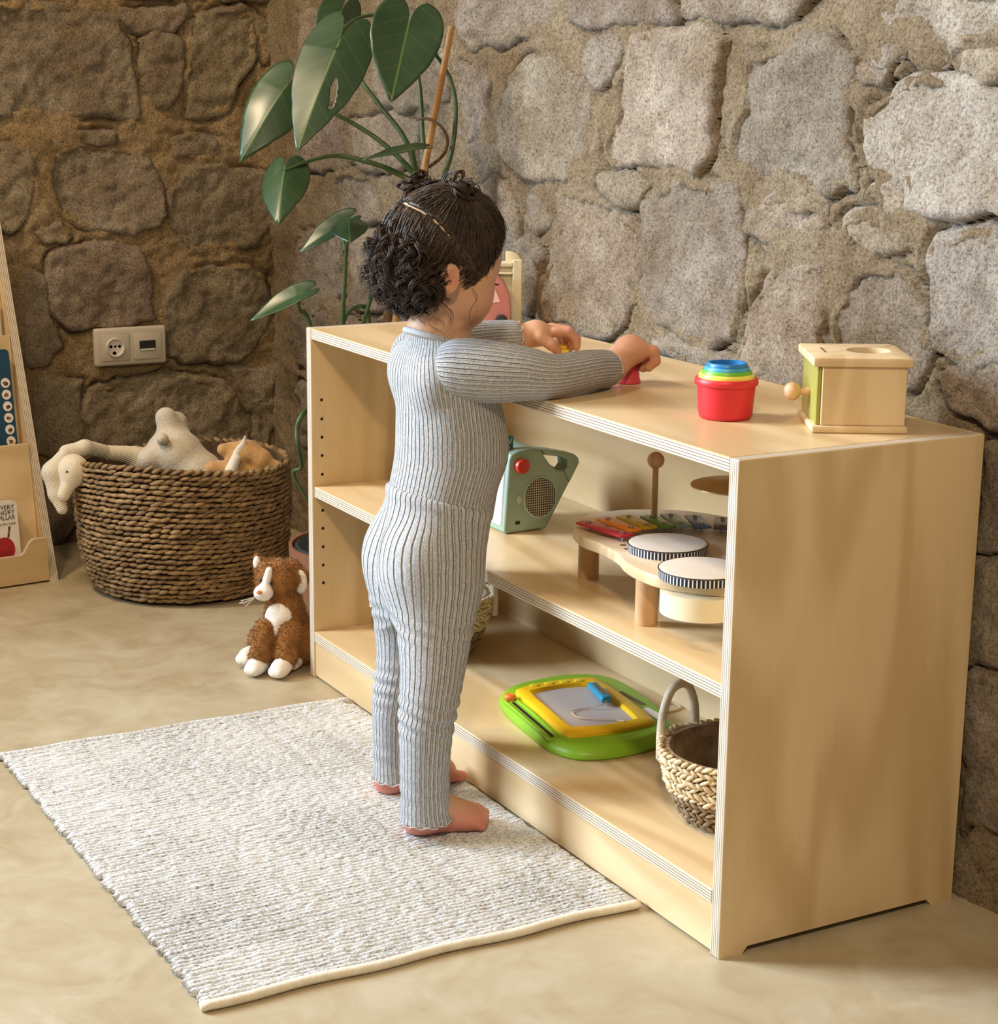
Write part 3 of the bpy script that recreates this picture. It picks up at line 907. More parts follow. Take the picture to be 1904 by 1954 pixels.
# hems across both ends
for xa, xb in ((RX1 - RX0 - 0.004, RX1 - RX0 + 0.010), (-0.008, 0.003)):
    n = 60
    P = [((xa + xb) / 2 + 0.002 * math.sin(i * .35), -0.004 + (L_ + 0.002) * i / (n - 1), 0.0062) for i in range(n)]
    V, F = tube_arrays(P, 0.0058, 8)
    V[:, 0] = (V[:, 0] - (xa + xb) / 2) * 1.25 + (xa + xb) / 2
    from_arrays('hem_tape', V, F, 'rug_hem' if xa > 0.1 else 'rug', rug)

# ------------------------------------------------------------------ baskets
MAT['seagrass'] = noisy('twisted_seagrass', (0.40, 0.265, 0.135), (0.15, 0.095, 0.046), scale=22, detail=5, rough=0.75, spec=0.25, bump=0.5, bscale=160, bdist=0.002, stretch=(1, 1, 2.5), objrand=9)
MAT['seagrass_in'] = noisy('seagrass_lining', (0.16, 0.10, 0.05), (0.09, 0.055, 0.028), scale=30, rough=0.9)
MAT['straw'] = noisy('cream_corn_husk', (0.74, 0.61, 0.41), (0.56, 0.43, 0.26), scale=40, rough=0.75, spec=0.2, bump=0.5, bscale=180, bdist=0.0015, objrand=9)
MAT['straw_brown'] = noisy('brown_corn_husk', (0.36, 0.26, 0.17), (0.20, 0.135, 0.08), scale=40, rough=0.8, spec=0.2, bump=0.5, bscale=180, bdist=0.0015, objrand=9)
MAT['rope_pale'] = noisy('pale_wrapped_handle', (0.66, 0.58, 0.46), (0.52, 0.43, 0.32), scale=50, rough=0.8, bump=0.5, bscale=150)
LUMP_V, LUMP_F = ellip_arrays((0, 0, 0), (1, 1, 1), 6, 4)


def woven_row(name, parent, mat, rfun, zfun, step, thick, length, slant, phase, rng, out=1.0):
    """one course of a basket: overlapping twisted strands laid along the ring"""
    bag = Bag()
    rr = rfun(0)
    n = int(2 * math.pi * rr / step)
    for k in range(n):
        a = 2 * math.pi * (k + phase) / n + rng.uniform(-.1, .1) / n
        r = rfun(a) + rng.uniform(-.0015, .0015); z = zfun(a) + rng.uniform(-.001, .001)
        t = np.array([-math.sin(a), math.cos(a), 0]); nn = np.array([math.cos(a), math.sin(a), 0]); up = np.array([0, 0, 1.0])
        s = slant + rng.uniform(-.16, .16)
        ax = t * math.cos(s) + up * math.sin(s) + nn * 0.12
        b2 = np.cross(nn, ax)
        L = length * rng.uniform(.75, 1.25); th = thick * rng.uniform(.8, 1.2)
        M = np.stack([nn * th * out, b2 * th * 0.62, ax * L], 1)
        bag.add(LUMP_V @ M.T + np.array([r * math.cos(a), r * math.sin(a), z]), LUMP_F)
    return bag.obj(name, mat, parent)


def basket_shell(parent, prof, mat, zlift=None, n=40):
    """thin double-walled lining with a floor"""
    inner = [(r - 0.006, z + (0.004 if i == 0 else 0)) for i, (r, z) in enumerate(prof)]
    loop = [(0.0, prof[0][1])] + list(prof) + inner[::-1] + [(0.0, prof[0][1] + 0.006)]
    V, F = lathe_arrays(loop, n)
    if zlift:
        V = [(x, y, z + zlift(math.atan2(y, x)) * min(1, z / prof[-1][1])) for x, y, z in V]
    return from_arrays('lining', V, F, mat, parent, angle=60)


brng = random.Random(3)
BC = (-0.66, 0.014)
big = thing('storage_basket', 'large round woven seagrass basket full of soft toys by the wall', 'basket', (BC[0], BC[1], 0.0))
bigH = 0.262
# raised towards the camera side, dipping a little at the flanks
blift = lambda a: 0.012 * math.cos(a + 0.52) + 0.008 * math.cos(2 * (a - 2.2))
brad = lambda z: float(np.interp(z, [0, .03, .08, .15, .21, .27], [.172, .189, .202, .208, .208, .205]))
basket_shell(big, [(brad(z) - 0.007, z) for z in np.linspace(0.004, bigH - 0.004, 10)], 'seagrass_in', blift)
NR = 26
for i in range(NR):
    f = (i + 0.5) / NR
    z0 = 0.007 + f * (bigH - 0.008)
    woven_row('woven_row', big, 'seagrass', lambda a, z=z0: brad(z), lambda a, z=z0, f=f: z + blift(a) * f, 0.0185, 0.0072, 0.0140, 0.16 if i < NR - 1 else 0.45, brng.random(), brng)


def small_basket(label, c, hz, handle_a):
    t = thing('small_basket', label, 'basket', c)
    h = 0.102
    rad = lambda z: float(np.interp(z, [0, .02, .05, .08, .105], [.058, .073, .087, .095, .099]))
    basket_shell(t, [(rad(z) - 0.005, z) for z in np.linspace(0.003, h - 0.003, 6)], 'straw_brown', n=32)
    n = 12
    for i in range(n):
        z0 = 0.006 + (i + .5) / n * (h - 0.006)
        woven_row('braided_row', t, 'straw_brown' if i < 5 else 'straw', lambda a, z=z0: rad(z), lambda a, z=z0: z, 0.0105, 0.0052, 0.0085, 0.5 if i % 2 else -0.5, (i % 2) * .5, brng)
    for a in handle_a:
        p = np.array([math.cos(a), math.sin(a), 0]) * 0.096; tt = np.array([-math.sin(a), math.cos(a), 0])
        pts = [p - tt * 0.036 + (0, 0, h - .035), p - tt * .036 + (0, 0, h), p - tt * .031 + (0, 0, h + .03), p - tt * .014 + (0, 0, h + .055), p + tt * .014 + (0, 0, h + .055), p + tt * .031 + (0, 0, h + .03), p + tt * .036 + (0, 0, h), p + tt * 0.036 + (0, 0, h - .035)]
        tube_obj('handle', spline(pts, 40), 0.0060, 'rope_pale', t, 8)
    return t


small_basket('small two-tone woven basket with a looped handle beside the right side panel', (1.022, 0.15, 0.0822), 0.2, (3.45, 3.45 + math.pi))
small_basket('small woven basket on the bottom shelf behind the child', (0.20, 0.135, 0.0822), 0.2, (0.5, 0.5 + math.pi))

# ------------------------------------------------------------------ soft toys
MAT['plush_cream'] = noisy('cream_plush', (0.74, 0.67, 0.54), (0.66, 0.58, 0.45), scale=60, rough=0.95, spec=0.1, bump=0.5, bscale=220, bdist=0.002, Sheen_Weight=0.3)
MAT['plush_grey'] = noisy('pale_grey_plush', (0.60, 0.54, 0.45), (0.52, 0.46, 0.37), scale=60, rough=0.95, spec=0.1, bump=0.6, bscale=240, bdist=0.002, Sheen_Weight=0.3)
MAT['plush_tan'] = noisy('tan_plush', (0.58, 0.35, 0.15), (0.44, 0.25, 0.10), scale=50, rough=0.95, spec=0.1, bump=0.6, bscale=240, bdist=0.002, Sheen_Weight=0.3)
MAT['plush_white'] = noisy('white_plush', (0.82, 0.78, 0.72), (0.74, 0.69, 0.62), scale=50, rough=0.95, spec=0.1, bump=0.5, bscale=240, bdist=0.002, Sheen_Weight=0.3)
MAT['plush_orange'] = noisy('ginger_plush', (0.33, 0.145, 0.038), (0.19, 0.078, 0.02), scale=45, rough=0.9, spec=0.15, bump=0.7, bscale=200, bdist=0.003, Sheen_Weight=0.2)
MAT['nose'] = plain('orange_felt', (0.70, 0.22, 0.07), 0.8)
MAT['bead'] = plain('black_bead', (0.01, 0.01, 0.01), 0.12)


def corduroy():
    m, nt, b = base_mat('cream_corduroy', 0.9, 0.1)
    geo = nd(nt, 'NewGeometry').outputs['Position']
    sp = nd(nt, 'SeparateXYZ', {0: geo})
    a = nd(nt, 'Math', {0: sp.outputs[1], 1: 0.5, 2: sp.outputs[2]}, operation='MULTIPLY_ADD')
    s = nd(nt, 'Math', {0: a.outputs[0], 1: 1400.0}, operation='MULTIPLY')
    sn = nd(nt, 'Math', {0: s.outputs[0]}, operation='SINE')
    c = ramp(nt, sn.outputs[0], [(0.0, (0.62, 0.55, 0.43)), (0.6, (0.76, 0.70, 0.58))])
    nt.links.new(c, b.inputs['Base Color'])
    bp = nd(nt, 'Bump', {'Height': sn.outputs[0], 'Strength': 0.5, 'Distance': 0.001})
    nt.links.new(bp.outputs[0], b.inputs['Normal'])
    return m


MAT['corduroy'] = corduroy()


def blob(name, prims, mats, parent, h=0.0028, k=0.012, subs=(), origin=(0, 0, 0)):
    los = np.min([p[1] for p in prims], 0) - 0.02; his = np.max([p[2] for p in prims], 0) + 0.02
    f = Field(los, his, h)
    for p in prims: f.op(p, k)
    for p in subs: f.op(p, 0.004, 'sub')
    return f.obj(name, mats, parent, relax=1, origin=origin)


O1 = (-0.66, -0.205, 0.2)
q1 = lambda x, y, z: (x + .045, y - .026, z + .008)
t = thing('soft_toy', 'cream soft toy with ribbed floppy ears hanging over the basket rim', 'soft toy', O1)
blob('head', [ell(q1(-.712, -.180, .242), (.031, .031, .033)), cap(q1(-.701, -.190, .226), q1(-.700, -.203, .199), .0155, .0125)], 'plush_cream', t, .002, .008, origin=O1)
blob('ear', [cap(q1(-.727, -.189, .272), q1(-.730, -.212, .238), .014, .023), cap(q1(-.730, -.212, .238), q1(-.719, -.211, .198), .023, .017), cap(q1(-.719, -.211, .198), q1(-.706, -.206, .170), .017, .011)], 'corduroy', t, .002, .006, origin=O1)
blob('ear', [cap(q1(-.733, -.184, .274), q1(-.728, -.150, .282), .016, .014), cap(q1(-.728, -.150, .282), (-.712, -.125, .271), .016, .014)], 'corduroy', t, .002, .006, origin=O1)
blob('body', [cap((-.712, -.125, .270), (-.714, -.070, .260), .015, .018), ell((-.72, -.02, .235), (.05, .06, .04))], 'corduroy', t, .0025, .02, origin=O1)
V, F = ellip_arrays((-.6440, -.2240, .254), (.0028,) * 3, 10, 8); from_arrays('eye', V - np.array(O1), F, 'bead', t)

O2 = (-0.65, 0.0, 0.19)
t = thing('soft_toy', 'pale grey teddy bear lying head down in the seagrass basket', 'soft toy', O2)
blob('body', [ell((-.662, -.002, .262), (.062, .058, .055)), ell((-.635, .03, .232), (.06, .055, .045)), cap((-.672, .0, .285), (-.683, -.010, .336), .026, .021), cap((-.69, .018, .29), (-.697, .016, .322), .022, .022),
              cap((-.66, -.03, .255), (-.648, -.058, .262), .024, .024), cap((-.63, .03, .24), (-.61, .025, .243), .02, .02), ell((-.66, .0, .2), (.06, .06, .04))], 'plush_grey', t, .0028, .014, origin=O2)
V, F = ellip_arrays((-.622, -.039, .306), (.0125,) * 3, 12, 8); from_arrays('tail', V - np.array(O2), F, 'plush_grey', t)

O3 = (-0.57, 0.1, 0.19)
t = thing('soft_toy', 'tan soft rabbit with one upright white-lined ear at the basket edge', 'soft toy', O3)
blob('body', [ell((-.587, .106, .266), (.03, .03, .029)), cap((-.600, .088, .278), (-.592, .074, .281), .014, .012), cap((-.58, .12, .275), (-.560, .142, .262), .024, .02), cap((-.578, .048, .246), (-.57, .075, .243), .018, .02),
              cap((-.56, .14, .25), (-.548, .165, .244), .018, .014), ell((-.58, .1, .22), (.045, .06, .035)), cap((-.548, .165, .244), (-.55, .182, .24), .012, .009)], 'plush_tan', t, .0025, .01, origin=O3)
blob('arm', [cap((-.553, .085, .268), (-.55, .074, .247), .010, .012)], 'plush_white', t, .002, .004, origin=O3)
ep = spline([(-.5655, .0885, .262), (-.5655, .096, .278), (-.567, .107, .293), (-.568, .112, .310)], 12)
V, F = tube_arrays(ep, np.array([.006, .0085, .010, .0105, .010, .0095, .0085, .0075, .006, .0045, .003, .001]), 8)
Pm = np.repeat(ep, 8, 0); V = Pm + (V - Pm) * np.array([0.5, 1, 1]); from_arrays('ear', np.vstack([V]) - np.array(O3), F, 'plush_white', t)

O4 = (-0.055, -0.03, 0.0)
cat = thing('soft_toy', 'ginger and white plush cat sitting on the floor at the shelf corner', 'soft toy', O4)
cat_prims = [ell((-.088, -.021, .152), (.040, .038, .036)), cap((-.071, -.015, .10), (-.067, -.010, .05), .034, .044), cap((-.056, -.058, .075), (-.043, -.074, .032), .018, .0185),
             cap((-.036, -.022, .072), (-.021, -.036, .030), .0185, .0195), ell((-.095, -.03, .04), (.035, .042, .036)), ell((-.05, .02, .04), (.03, .03, .034)), cap((-.105, -.042, .174), (-.113, -.049, .189), .013, .006), cap((-.079, .004, .170), (-.068, .014, .156), .015, .015)]
cb = blob('body', cat_prims, 'plush_orange', cat, .0024, .012, origin=O4)
blob('muzzle', [ell((-.062, -.058, .138), (.017, .017, .014)), cap((-.063, -.054, .146), (-.064, -.046, .176), .009, .006)], 'plush_white', cat, .0016, .006, origin=O4)
blob('chest_patch', [ell((-.0495, -.036, .094), (.0125, .024, .025), Vector((0.8, -0.6, 0.1)).to_track_quat('X', 'Z')), cap((-.046, -.040, .088), (-.0400, -.0455, .060), .012, .005)], 'plush_white', cat, .0016, .006, origin=O4)
for a, b, r in (((-.046, -.072, .020), (-.036, -.085, .0165), .0165), ((-.021, -.038, .020), (-.006, -.053, .0165), .0165), ((-.092, -.068, .022), (-.088, -.080, .020), .015), ((-.05, -.004, .016), (-.040, -.012, .015), .0145)):
    blob('paw', [cap(a, b, r)] + [cap(np.array(b) + np.array((.004, -.006, -.001)), np.array(b) + np.array((.007 + dx, -.010 + dy, -.003)), .0085) for dx, dy in ((-.006, -.003), (.0, -.002), (.006, .003))], 'plush_white', cat, .0016, .004, origin=O4)
Mx = np.array(Vector((0.8, -0.6, 0)).to_track_quat('X', 'Z').to_matrix())
for c, r in (((-.0575, .009, .150), (.004, .0125, .0215)), ((-.1015, -.0535, .181), (.0035, .007, .0125))):
    V, F = ellip_arrays(c, r, 10, 8, Mx); from_arrays('inner_ear', V - np.array(O4), F, 'plush_white', cat)
V, F = ellip_arrays((-.0485, -.071, .1435), (.004, .005, .0036), 10, 8); from_arrays('nose', V - np.array(O4), F, 'nose', cat)
for c in ((-.068, -.060, .158), (-.051, -.048, .156)):
    V, F = ellip_arrays(c, (.0032,) * 3, 10, 8); from_arrays('eye', V - np.array(O4), F, 'bead', cat)
wb = Bag()
for dz, dy in ((.000, -.030), (-.006, -.028), (-.011, -.022), (-.004, -.033)):
    wb.tube(spline([(-.055, -.072, .136), (-.052, -.085, .134 + dz * .5), (-.055, -.072 + dy, .131 + dz)], 8) - np.array(O4), .0006, 4)
wb.obj('whiskers', 'plush_white', cat)
# short pile tufts over the ginger fur
me = cb.data
nv = len(me.vertices)
co = np.empty(nv * 3, np.float32); me.vertices.foreach_get('co', co); co = co.reshape(-1, 3)
no = np.empty(nv * 3, np.float32); me.vertices.foreach_get('normal', no); no = no.reshape(-1, 3)
fr = np.random.default_rng(5); pick = fr.choice(nv, min(7000, nv), replace=False)
V = []; F = []
for i, q in enumerate(pick):
    n = no[q] + fr.normal(0, .35, 3) + np.array([0, 0, -.55]); n /= np.linalg.norm(n)
    s = np.cross(n, fr.normal(0, 1, 3)); s /= np.linalg.norm(s) + 1e-9
    p = co[q]; L = fr.uniform(.004, .0075)
    V += [p + s * .0008, p - s * .0008, p + n * L]; F.append((3 * i, 3 * i + 1, 3 * i + 2))
fo = from_arrays('fur', V, F, 'plush_orange', cat, smooth=False); fo['kind'] = 'stuff'

# ------------------------------------------------------------------ wall socket
MAT['socket'] = noisy('champagne_plastic', (0.52, 0.47, 0.40), (0.50, 0.45, 0.38), rough=0.35)
MAT['socket_w'] = plain('off_white_plastic', (0.66, 0.62, 0.55), 0.35)
SX = -1.058
sk = thing('wall_socket', 'double champagne-coloured wall socket plate on the left stone wall', 'socket', (SX, 0.045, 0.385))
bm = bmesh.new(); bx(bm, -.018, 0.0, -.080, .080, 0, .082, bev=.006, seg=3); from_bm('cover_plate', bm, 'socket', sk)
for yc in (-.036, .036):
    bm = bmesh.new(); bx(bm, .0, .0025, yc - .0315, yc + .0315, .0115, .0705, bev=.002, seg=2); ins = from_bm('insert', bm, 'socket', sk)
    if yc < 0:
        prof = [(0.0, .0028), (.0160, .0028), (.0175, .0075), (.0196, .0080), (.0208, .0025)]
        V, F = lathe_arrays(prof, 32); V = [(z, x + yc, y + .041) for x, y, z in V]; from_arrays('round_well', V, F, 'socket_w', ins, angle=30)
        for dy, dz, r in ((-.0095, .002, .0034), (.0095, .002, .0034), (0, .002, .0026), (-.002, -.0125, .0042)):
            V, F = lathe_arrays([(0, 0), (r, 0)], 12); V = [(.0034, x + yc + dy, y + .041 + dz) for x, y, z in V]; from_arrays('contact_hole', V, F, 'dark', ins)
    else:
        bm = bmesh.new(); bx(bm, .0026, .0038, yc - .018, yc + .018, .030, .052, bev=.0008); pt = from_bm('port', bm, 'dark', ins)
        bm = bmesh.new(); bx(bm, .0026, .0046, yc - .017, yc + .017, .0305, .0345, bev=.0006); from_bm('port_tongue', bm, 'socket_w', pt)

# ------------------------------------------------------------------ plant
MAT['terracotta'] = noisy('brown_plastic_pot', (0.26, 0.115, 0.06), (0.21, 0.09, 0.045), rough=0.5)
MAT['liner'] = plain('dark_liner', (0.02, 0.03, 0.04), 0.5)
MAT['soil'] = noisy('potting_soil', (0.06, 0.04, 0.025), (0.02, 0.014, 0.01), scale=60, rough=1.0, bump=0.8)
MAT['petiole'] = noisy('petiole_green', (0.06, 0.10, 0.03), (0.035, 0.065, 0.02), scale=20, rough=0.4)
MAT['root'] = noisy('aerial_root_brown', (0.14, 0.075, 0.03), (0.08, 0.04, 0.02), scale=60, rough=0.8)
MAT['bamboo'] = noisy('bamboo_cane', (0.48, 0.27, 0.10), (0.36, 0.18, 0.06), scale=20, stretch=(1, 1, .3), rough=0.5)


def leaf_mat():
    m, nt, b = base_mat('monstera_leaf', 0.32, 0.5)
    uv = nd(nt, 'UVMap').outputs[0]
    sp = nd(nt, 'SeparateXYZ', {0: uv})
    ax = nd(nt, 'Math', {0: sp.outputs[0]}, operation='ABSOLUTE')
    rib = nd(nt, 'MapRange', {'Value': ax.outputs[0], 'From Min': 0.005, 'From Max': 0.020, 'To Min': 1.0, 'To Max': 0.0})
    sv = nd(nt, 'Math', {0: ax.outputs[0], 1: -0.55, 2: sp.outputs[1]}, operation='MULTIPLY_ADD')
    sm = nd(nt, 'Math', {0: sv.outputs[0], 1: 2 * math.pi * 4.5}, operation='MULTIPLY')
    sn = nd(nt, 'Math', {0: sm.outputs[0]}, operation='SINE')
    ve = nd(nt, 'MapRange', {'Value': sn.outputs[0], 'From Min': 0.93, 'From Max': 1.0, 'To Min': 0.0, 'To Max': 0.16})
    mx = nd(nt, 'Math', {0: rib.outputs[0], 1: ve.outputs[0]}, operation='MAXIMUM')
    tc = nd(nt, 'TexCoord').outputs['Object']
    n1 = nd(nt, 'TexNoise', {'Vector': tc, 'Scale': 14.0, 'Detail': 3.0})
    c0 = ramp(nt, n1.outputs[0], [(0.3, (0.016, 0.040, 0.016)), (0.7, (0.030, 0.062, 0.024))])
    mix = nd(nt, 'Mix', data_type='RGBA')
    nt.links.new(mx.outputs[0], mix.inputs[0]); nt.links.new(c0, mix.inputs[6]); mix.inputs[7].default_value = (0.10, 0.15, 0.045, 1)
    nt.links.new(mix.outputs[2], b.inputs['Base Color'])
    return m


MAT['leaf'] = leaf_mat()
PC = np.array((-0.18, 0.19, 0.0))
plant = thing('potted_plant', 'tall green monstera tied to a cane in a brown pot behind the shelf unit', 'plant', tuple(PC))
lathe_obj('pot', [(0, 0), (.095, 0), (.10, .01), (.128, .135), (.128, .137), (.138, .138), (.140, .172), (.134, .172), (.131, .15), (.10, .145), (0, .145)], 'terracotta', plant, 40)
lathe_obj('liner_bag', [(.0, .148), (.108, .150), (.128, .160), (.130, .168), (.124, .172), (.110, .158), (.0, .153)], 'liner', plant, 30)
lathe_obj('soil', [(.105, .154), (.07, .160), (0, .163)], 'soil', plant, 24)
crown = np.array((-.09, .256, .835))
tube_obj('stem', spline([PC + (0, 0, .15), (-.165, .2, .35), (-.145, .225, .6), (-.11, .245, .76), crown + (0, 0, .01)], 40) - PC, np.linspace(.012, .010, 40), 'root', plant, 10)
sd = np.array(STAKE[0]) - np.array(STAKE[1])
tube_obj('bamboo_cane', np.array([np.array(STAKE[1]) - sd * 2.75, STAKE[1], np.array(STAKE[0]) - sd * .33, np.array(STAKE[0]) - sd * .325, np.array(STAKE[0]) - sd * .31, STAKE[0]]) - PC, np.array([.0066, .0062, .0058, .0066, .0058, .0054]), 'bamboo', plant, 10)
tube_obj('aerial_root', spline(AERIAL_ROOT, 30) - PC, np.linspace(.0022, .0034, 30), 'root', plant, 6)
for qi, q in enumerate(PETIOLES):
    n = 40
    if qi in (0, 3): q = list(q) + [(-.118, .240, .70)]
    if qi == 9: q = [(-.185, .16, .165), (-.192, .09, .25)] + list(q)
    tube_obj('petiole', spline(q, n) - PC, np.linspace(.0026, .0052, n), 'petiole', plant, 8)
tube_obj('petiole', spline([(-.154, .187, .50), (-.16, .19, .3), (-.175, .19, .15)], 20) - PC, .005, 'petiole', plant, 8)
TH = np.array([0, 12, 30, 55, 80, 105, 130, 150, 163, 172, 180]) * math.pi / 180
RD = np.array([1.0, .82, .67, .575, .535, .52, .50, .46, .38, .25, .06])


def leaf(A, T, width, nrm, fold, droop, hole=False, twist=0.0):
    A = np.asarray(A); T = np.asarray(T); m = T - A; L = np.linalg.norm(m); m = m / L
    nrm = np.asarray(nrm, float); nrm = nrm - m * nrm.dot(m); nrm /= np.linalg.norm(nrm); s = np.cross(nrm, m)
    nt_, nr = (168, 30) if hole else (72, 12)
    th = np.linspace(-math.pi, math.pi, nt_, endpoint=False)
    rad = np.interp(np.abs(th), TH, RD)
    kx = width / 2 / 0.525
    V = [(0.0, 0.0)]; 
    for j in range(1, nr + 1):
        for k in range(nt_):
            V.append((rad[k] * math.sin(th[k]) * j / nr, rad[k] * math.cos(th[k]) * j / nr))
    V = np.array(V)
    x = V[:, 0] * kx; y = V[:, 1] * L
    xn = V[:, 0] / 0.525
    z = fold * width * np.abs(xn) ** 1.3 - droop * L * (np.clip(V[:, 1], 0, 1) ** 2) * 0.5 - 0.04 * L * np.clip(-V[:, 1], 0, 1) * 2 + 0.010 * width * np.sin(V[:, 1] * 9 + xn * 2) * np.abs(xn) + twist * xn * V[:, 1] * width
    F = []
    for k in range(nt_):
        F.append((0, 1 + k, 1 + (k + 1) % nt_))
        for j in range(nr - 1):
            a = 1 + j * nt_; b = a + nt_
            F.append((a + k, b + k, b + (k + 1) % nt_, a + (k + 1) % nt_))
    if hole:
        def inh(f):
            c = V[list(f)].mean(0); u = c - np.array([.20, .40]); t = np.array([.28, .96]); v = u - t * u.dot(t)
            return (u.dot(t) / .15) ** 2 + (np.linalg.norm(v) / .045) ** 2 < 1
        F = [f for f in F if not inh(f)]
    # keep the base on the petiole while drooping ends on the tip
    dz = -droop * L * 0.5
    mm = (T - A - nrm * dz); mm /= np.linalg.norm(mm)
    P = A + x[:, None] * s + y[:, None] * mm + z[:, None] * nrm
    o = from_arrays('leaf', P - PC, F, 'leaf', plant)
    uvl = o.data.uv_layers.new(name='UVMap')
    li = np.empty(len(o.data.loops), np.int32); o.data.loops.foreach_get('vertex_index', li)
    uvl.data.foreach_set('uv', np.stack([V[li, 0], V[li, 1]], 1).astype(np.float32).ravel())
    md = o.modifiers.new('thickness', 'SOLIDIFY'); md.thickness = 0.0009
    return o


view = np.array((0.85, -0.47, 0.23))
LP = [((.75, -.55, .35), -.10, .20, True, 0), ((.75, -.35, .55), -.16, .30, False, .1), ((.9, -.3, .1), -.1, .15, False, 0), ((.9, -.45, .05), .05, .10, False, 0),
      ((.75, -.6, .45), -.22, .25, False, 0), ((.2, -.2, .95), .1, .05, False, 0), ((.5, -.2, .85), .1, .1, False, 0), ((.7, -.4, .55), -.15, .3, False, 0), ((.4, -.3, .85), .1, .1, False, 0)]
for (A, T, w), (nv_, fo_, dr, ho, tw) in zip(LEAVES, LP):
    if w < 0.035: w = max(w, 0.05) if w > .025 else 0.04
    leaf(A, T, w, nv_, fo_, dr, ho, tw)

# ------------------------------------------------------------------ book display with three picture books
RZ = R(6.1)
bk = thing('book_display', 'slanted plywood book display rack at the left edge of the picture', 'book rack', (-0.787, -0.21, 0.0), RZ)


def rack_side(y0):
    out = [(0, 0), (-.262, 0), (-.262, .735)] + [(-.25 + .012 * math.cos(a), .735 + .012 * math.sin(a)) for a in np.linspace(math.pi, .35, 6)][1:] + [(-.236, .722)]
    bm = prism_bm(out, 0, .018)
    bmesh.ops.transform(bm, matrix=Matrix(((1, 0, 0, 0), (0, 0, 1, y0), (0, 1, 0, 0), (0, 0, 0, 1))), verts=bm.verts)
    bmesh.ops.recalc_face_normals(bm, faces=bm.faces)
    ply_finish(bm, 1)
    return from_bm('side_panel', bm, ['ply_z', 'ply_e'], bk, smooth=False)


rack_side(-.018); rack_side(-.60)
yA, yB = -.582, -.0186


def slanted(name, x0, z0, x1, z1, th=.010):
    bm = bmesh.new(); L = math.hypot(x1 - x0, z1 - z0)
    bx(bm, -th, 0, yA, yB, 0, L, bev=.001)
    ply_finish(bm, 0)
    a = math.atan2(x1 - x0, z1 - z0)
    bmesh.ops.transform(bm, matrix=Matrix.Translation((x0, 0, z0)) @ Matrix.Rotation(a, 4, 'Y'), verts=bm.verts)
    return from_bm(name, bm, ['ply_y', 'ply_e'], bk, smooth=False)


slanted('tier_board', -.047, .035, -.080, .272)
slanted('tier_board', -.122, .235, -.155, .482)
slanted('tier_board', -.186, .44, -.210, .645)
slanted('tier_board', -.232, .60, -.245, .70)
for x0, z0, x1 in ((-.046, .028, -.006), (-.12, .245, -.086), (-.184, .455, -.162)):
    box_obj('tier_floor', (x0, x1, yA, yB, z0, z0 + .009), ['ply_y'], bk)
lip = [(yA, .004), (yB, .004), (yB, .092), (yB - .028, .092), (yB - .036, .088), (yB - .050, .066), (yB - .058, .062), (yA + .058, .062), (yA + .04, .088), (yA, .092)]
bm = prism_bm(lip, 0, .010)
bmesh.ops.transform(bm, matrix=Matrix(((0, 0, 1, -.012), (1, 0, 0, 0), (0, 1, 0, 0), (0, 0, 0, 1))), verts=bm.verts)
bmesh.ops.recalc_face_normals(bm, faces=bm.faces); ply_finish(bm, 0)
from_bm('front_lip', bm, ['ply_y', 'ply_e'], bk, smooth=False)

MAT['book_white'] = plain('white_card_cover', (0.78, 0.74, 0.68), 0.35)
MAT['book_blue'] = noisy('deep_blue_cover', (0.012, 0.06, 0.12), (0.010, 0.05, 0.10), rough=0.3)
MAT['book_grey'] = noisy('pale_grey_cover', (0.55, 0.60, 0.60), (0.45, 0.52, 0.54), rough=0.35)
MAT['ink'] = plain('black_ink', (0.02, 0.018, 0.016), 0.5)
MAT['red_print'] = noisy('red_print', (0.42, 0.02, 0.02), (0.30, 0.015, 0.02), scale=60, rough=0.4)
MAT['brown_print'] = noisy('brown_print', (0.30, 0.12, 0.06), (0.05, 0.03, 0.03), scale=160, rough=0.4, lo=.45, hi=.55)
Mz = Matrix.Rotation(RZ, 4, 'Z')
rack_m = Matrix.Translation((-0.787, -0.21, 0.0)) @ Mz


def book(label, lx, ly, lz, w, h, th, lean, mat):
    """upright book, cover facing out of the rack; local y=0 is its right edge"""
    p = rack_m @ Vector((lx, ly, lz))
    t = thing('picture_book', label, 'book', p, RZ, None)
    t.rotation_euler = (0, -lean, RZ)
    bm = bmesh.new(); bx(bm, -th, 0, -w, 0, 0, h)
    es = [e for e in bm.edges if abs(e.verts[0].co.x - e.verts[1].co.x) > 1e-4]
    bmesh.ops.bevel(bm, geom=es, offset=.009 if th > .01 else .002, segments=4, affect='EDGES', profile=.5)
    from_bm('cover', bm, mat, t)
    box_obj('pages', (-th + .002, -.002, -w + .002, .0006, .004, h - .006), 'book_white', t, 0)
    return t


def on_cover(t, name, outline, mat, x=.0004):
    bm = prism_bm(outline, 0, .0003)
    bmesh.ops.transform(bm, matrix=Matrix(((0, 0, 1, x), (1, 0, 0, 0), (0, 1, 0, 0), (0, 0, 0, 1))), verts=bm.verts)
    bmesh.ops.recalc_face_normals(bm, faces=bm.faces)
    return from_bm(name, bm, mat, t, smooth=False)


def disc(cy, cz, ry, rz, n=28):
    return [(cy + ry * math.cos(2 * math.pi * k / n), cz + rz * math.sin(2 * math.pi * k / n)) for k in range(n)]


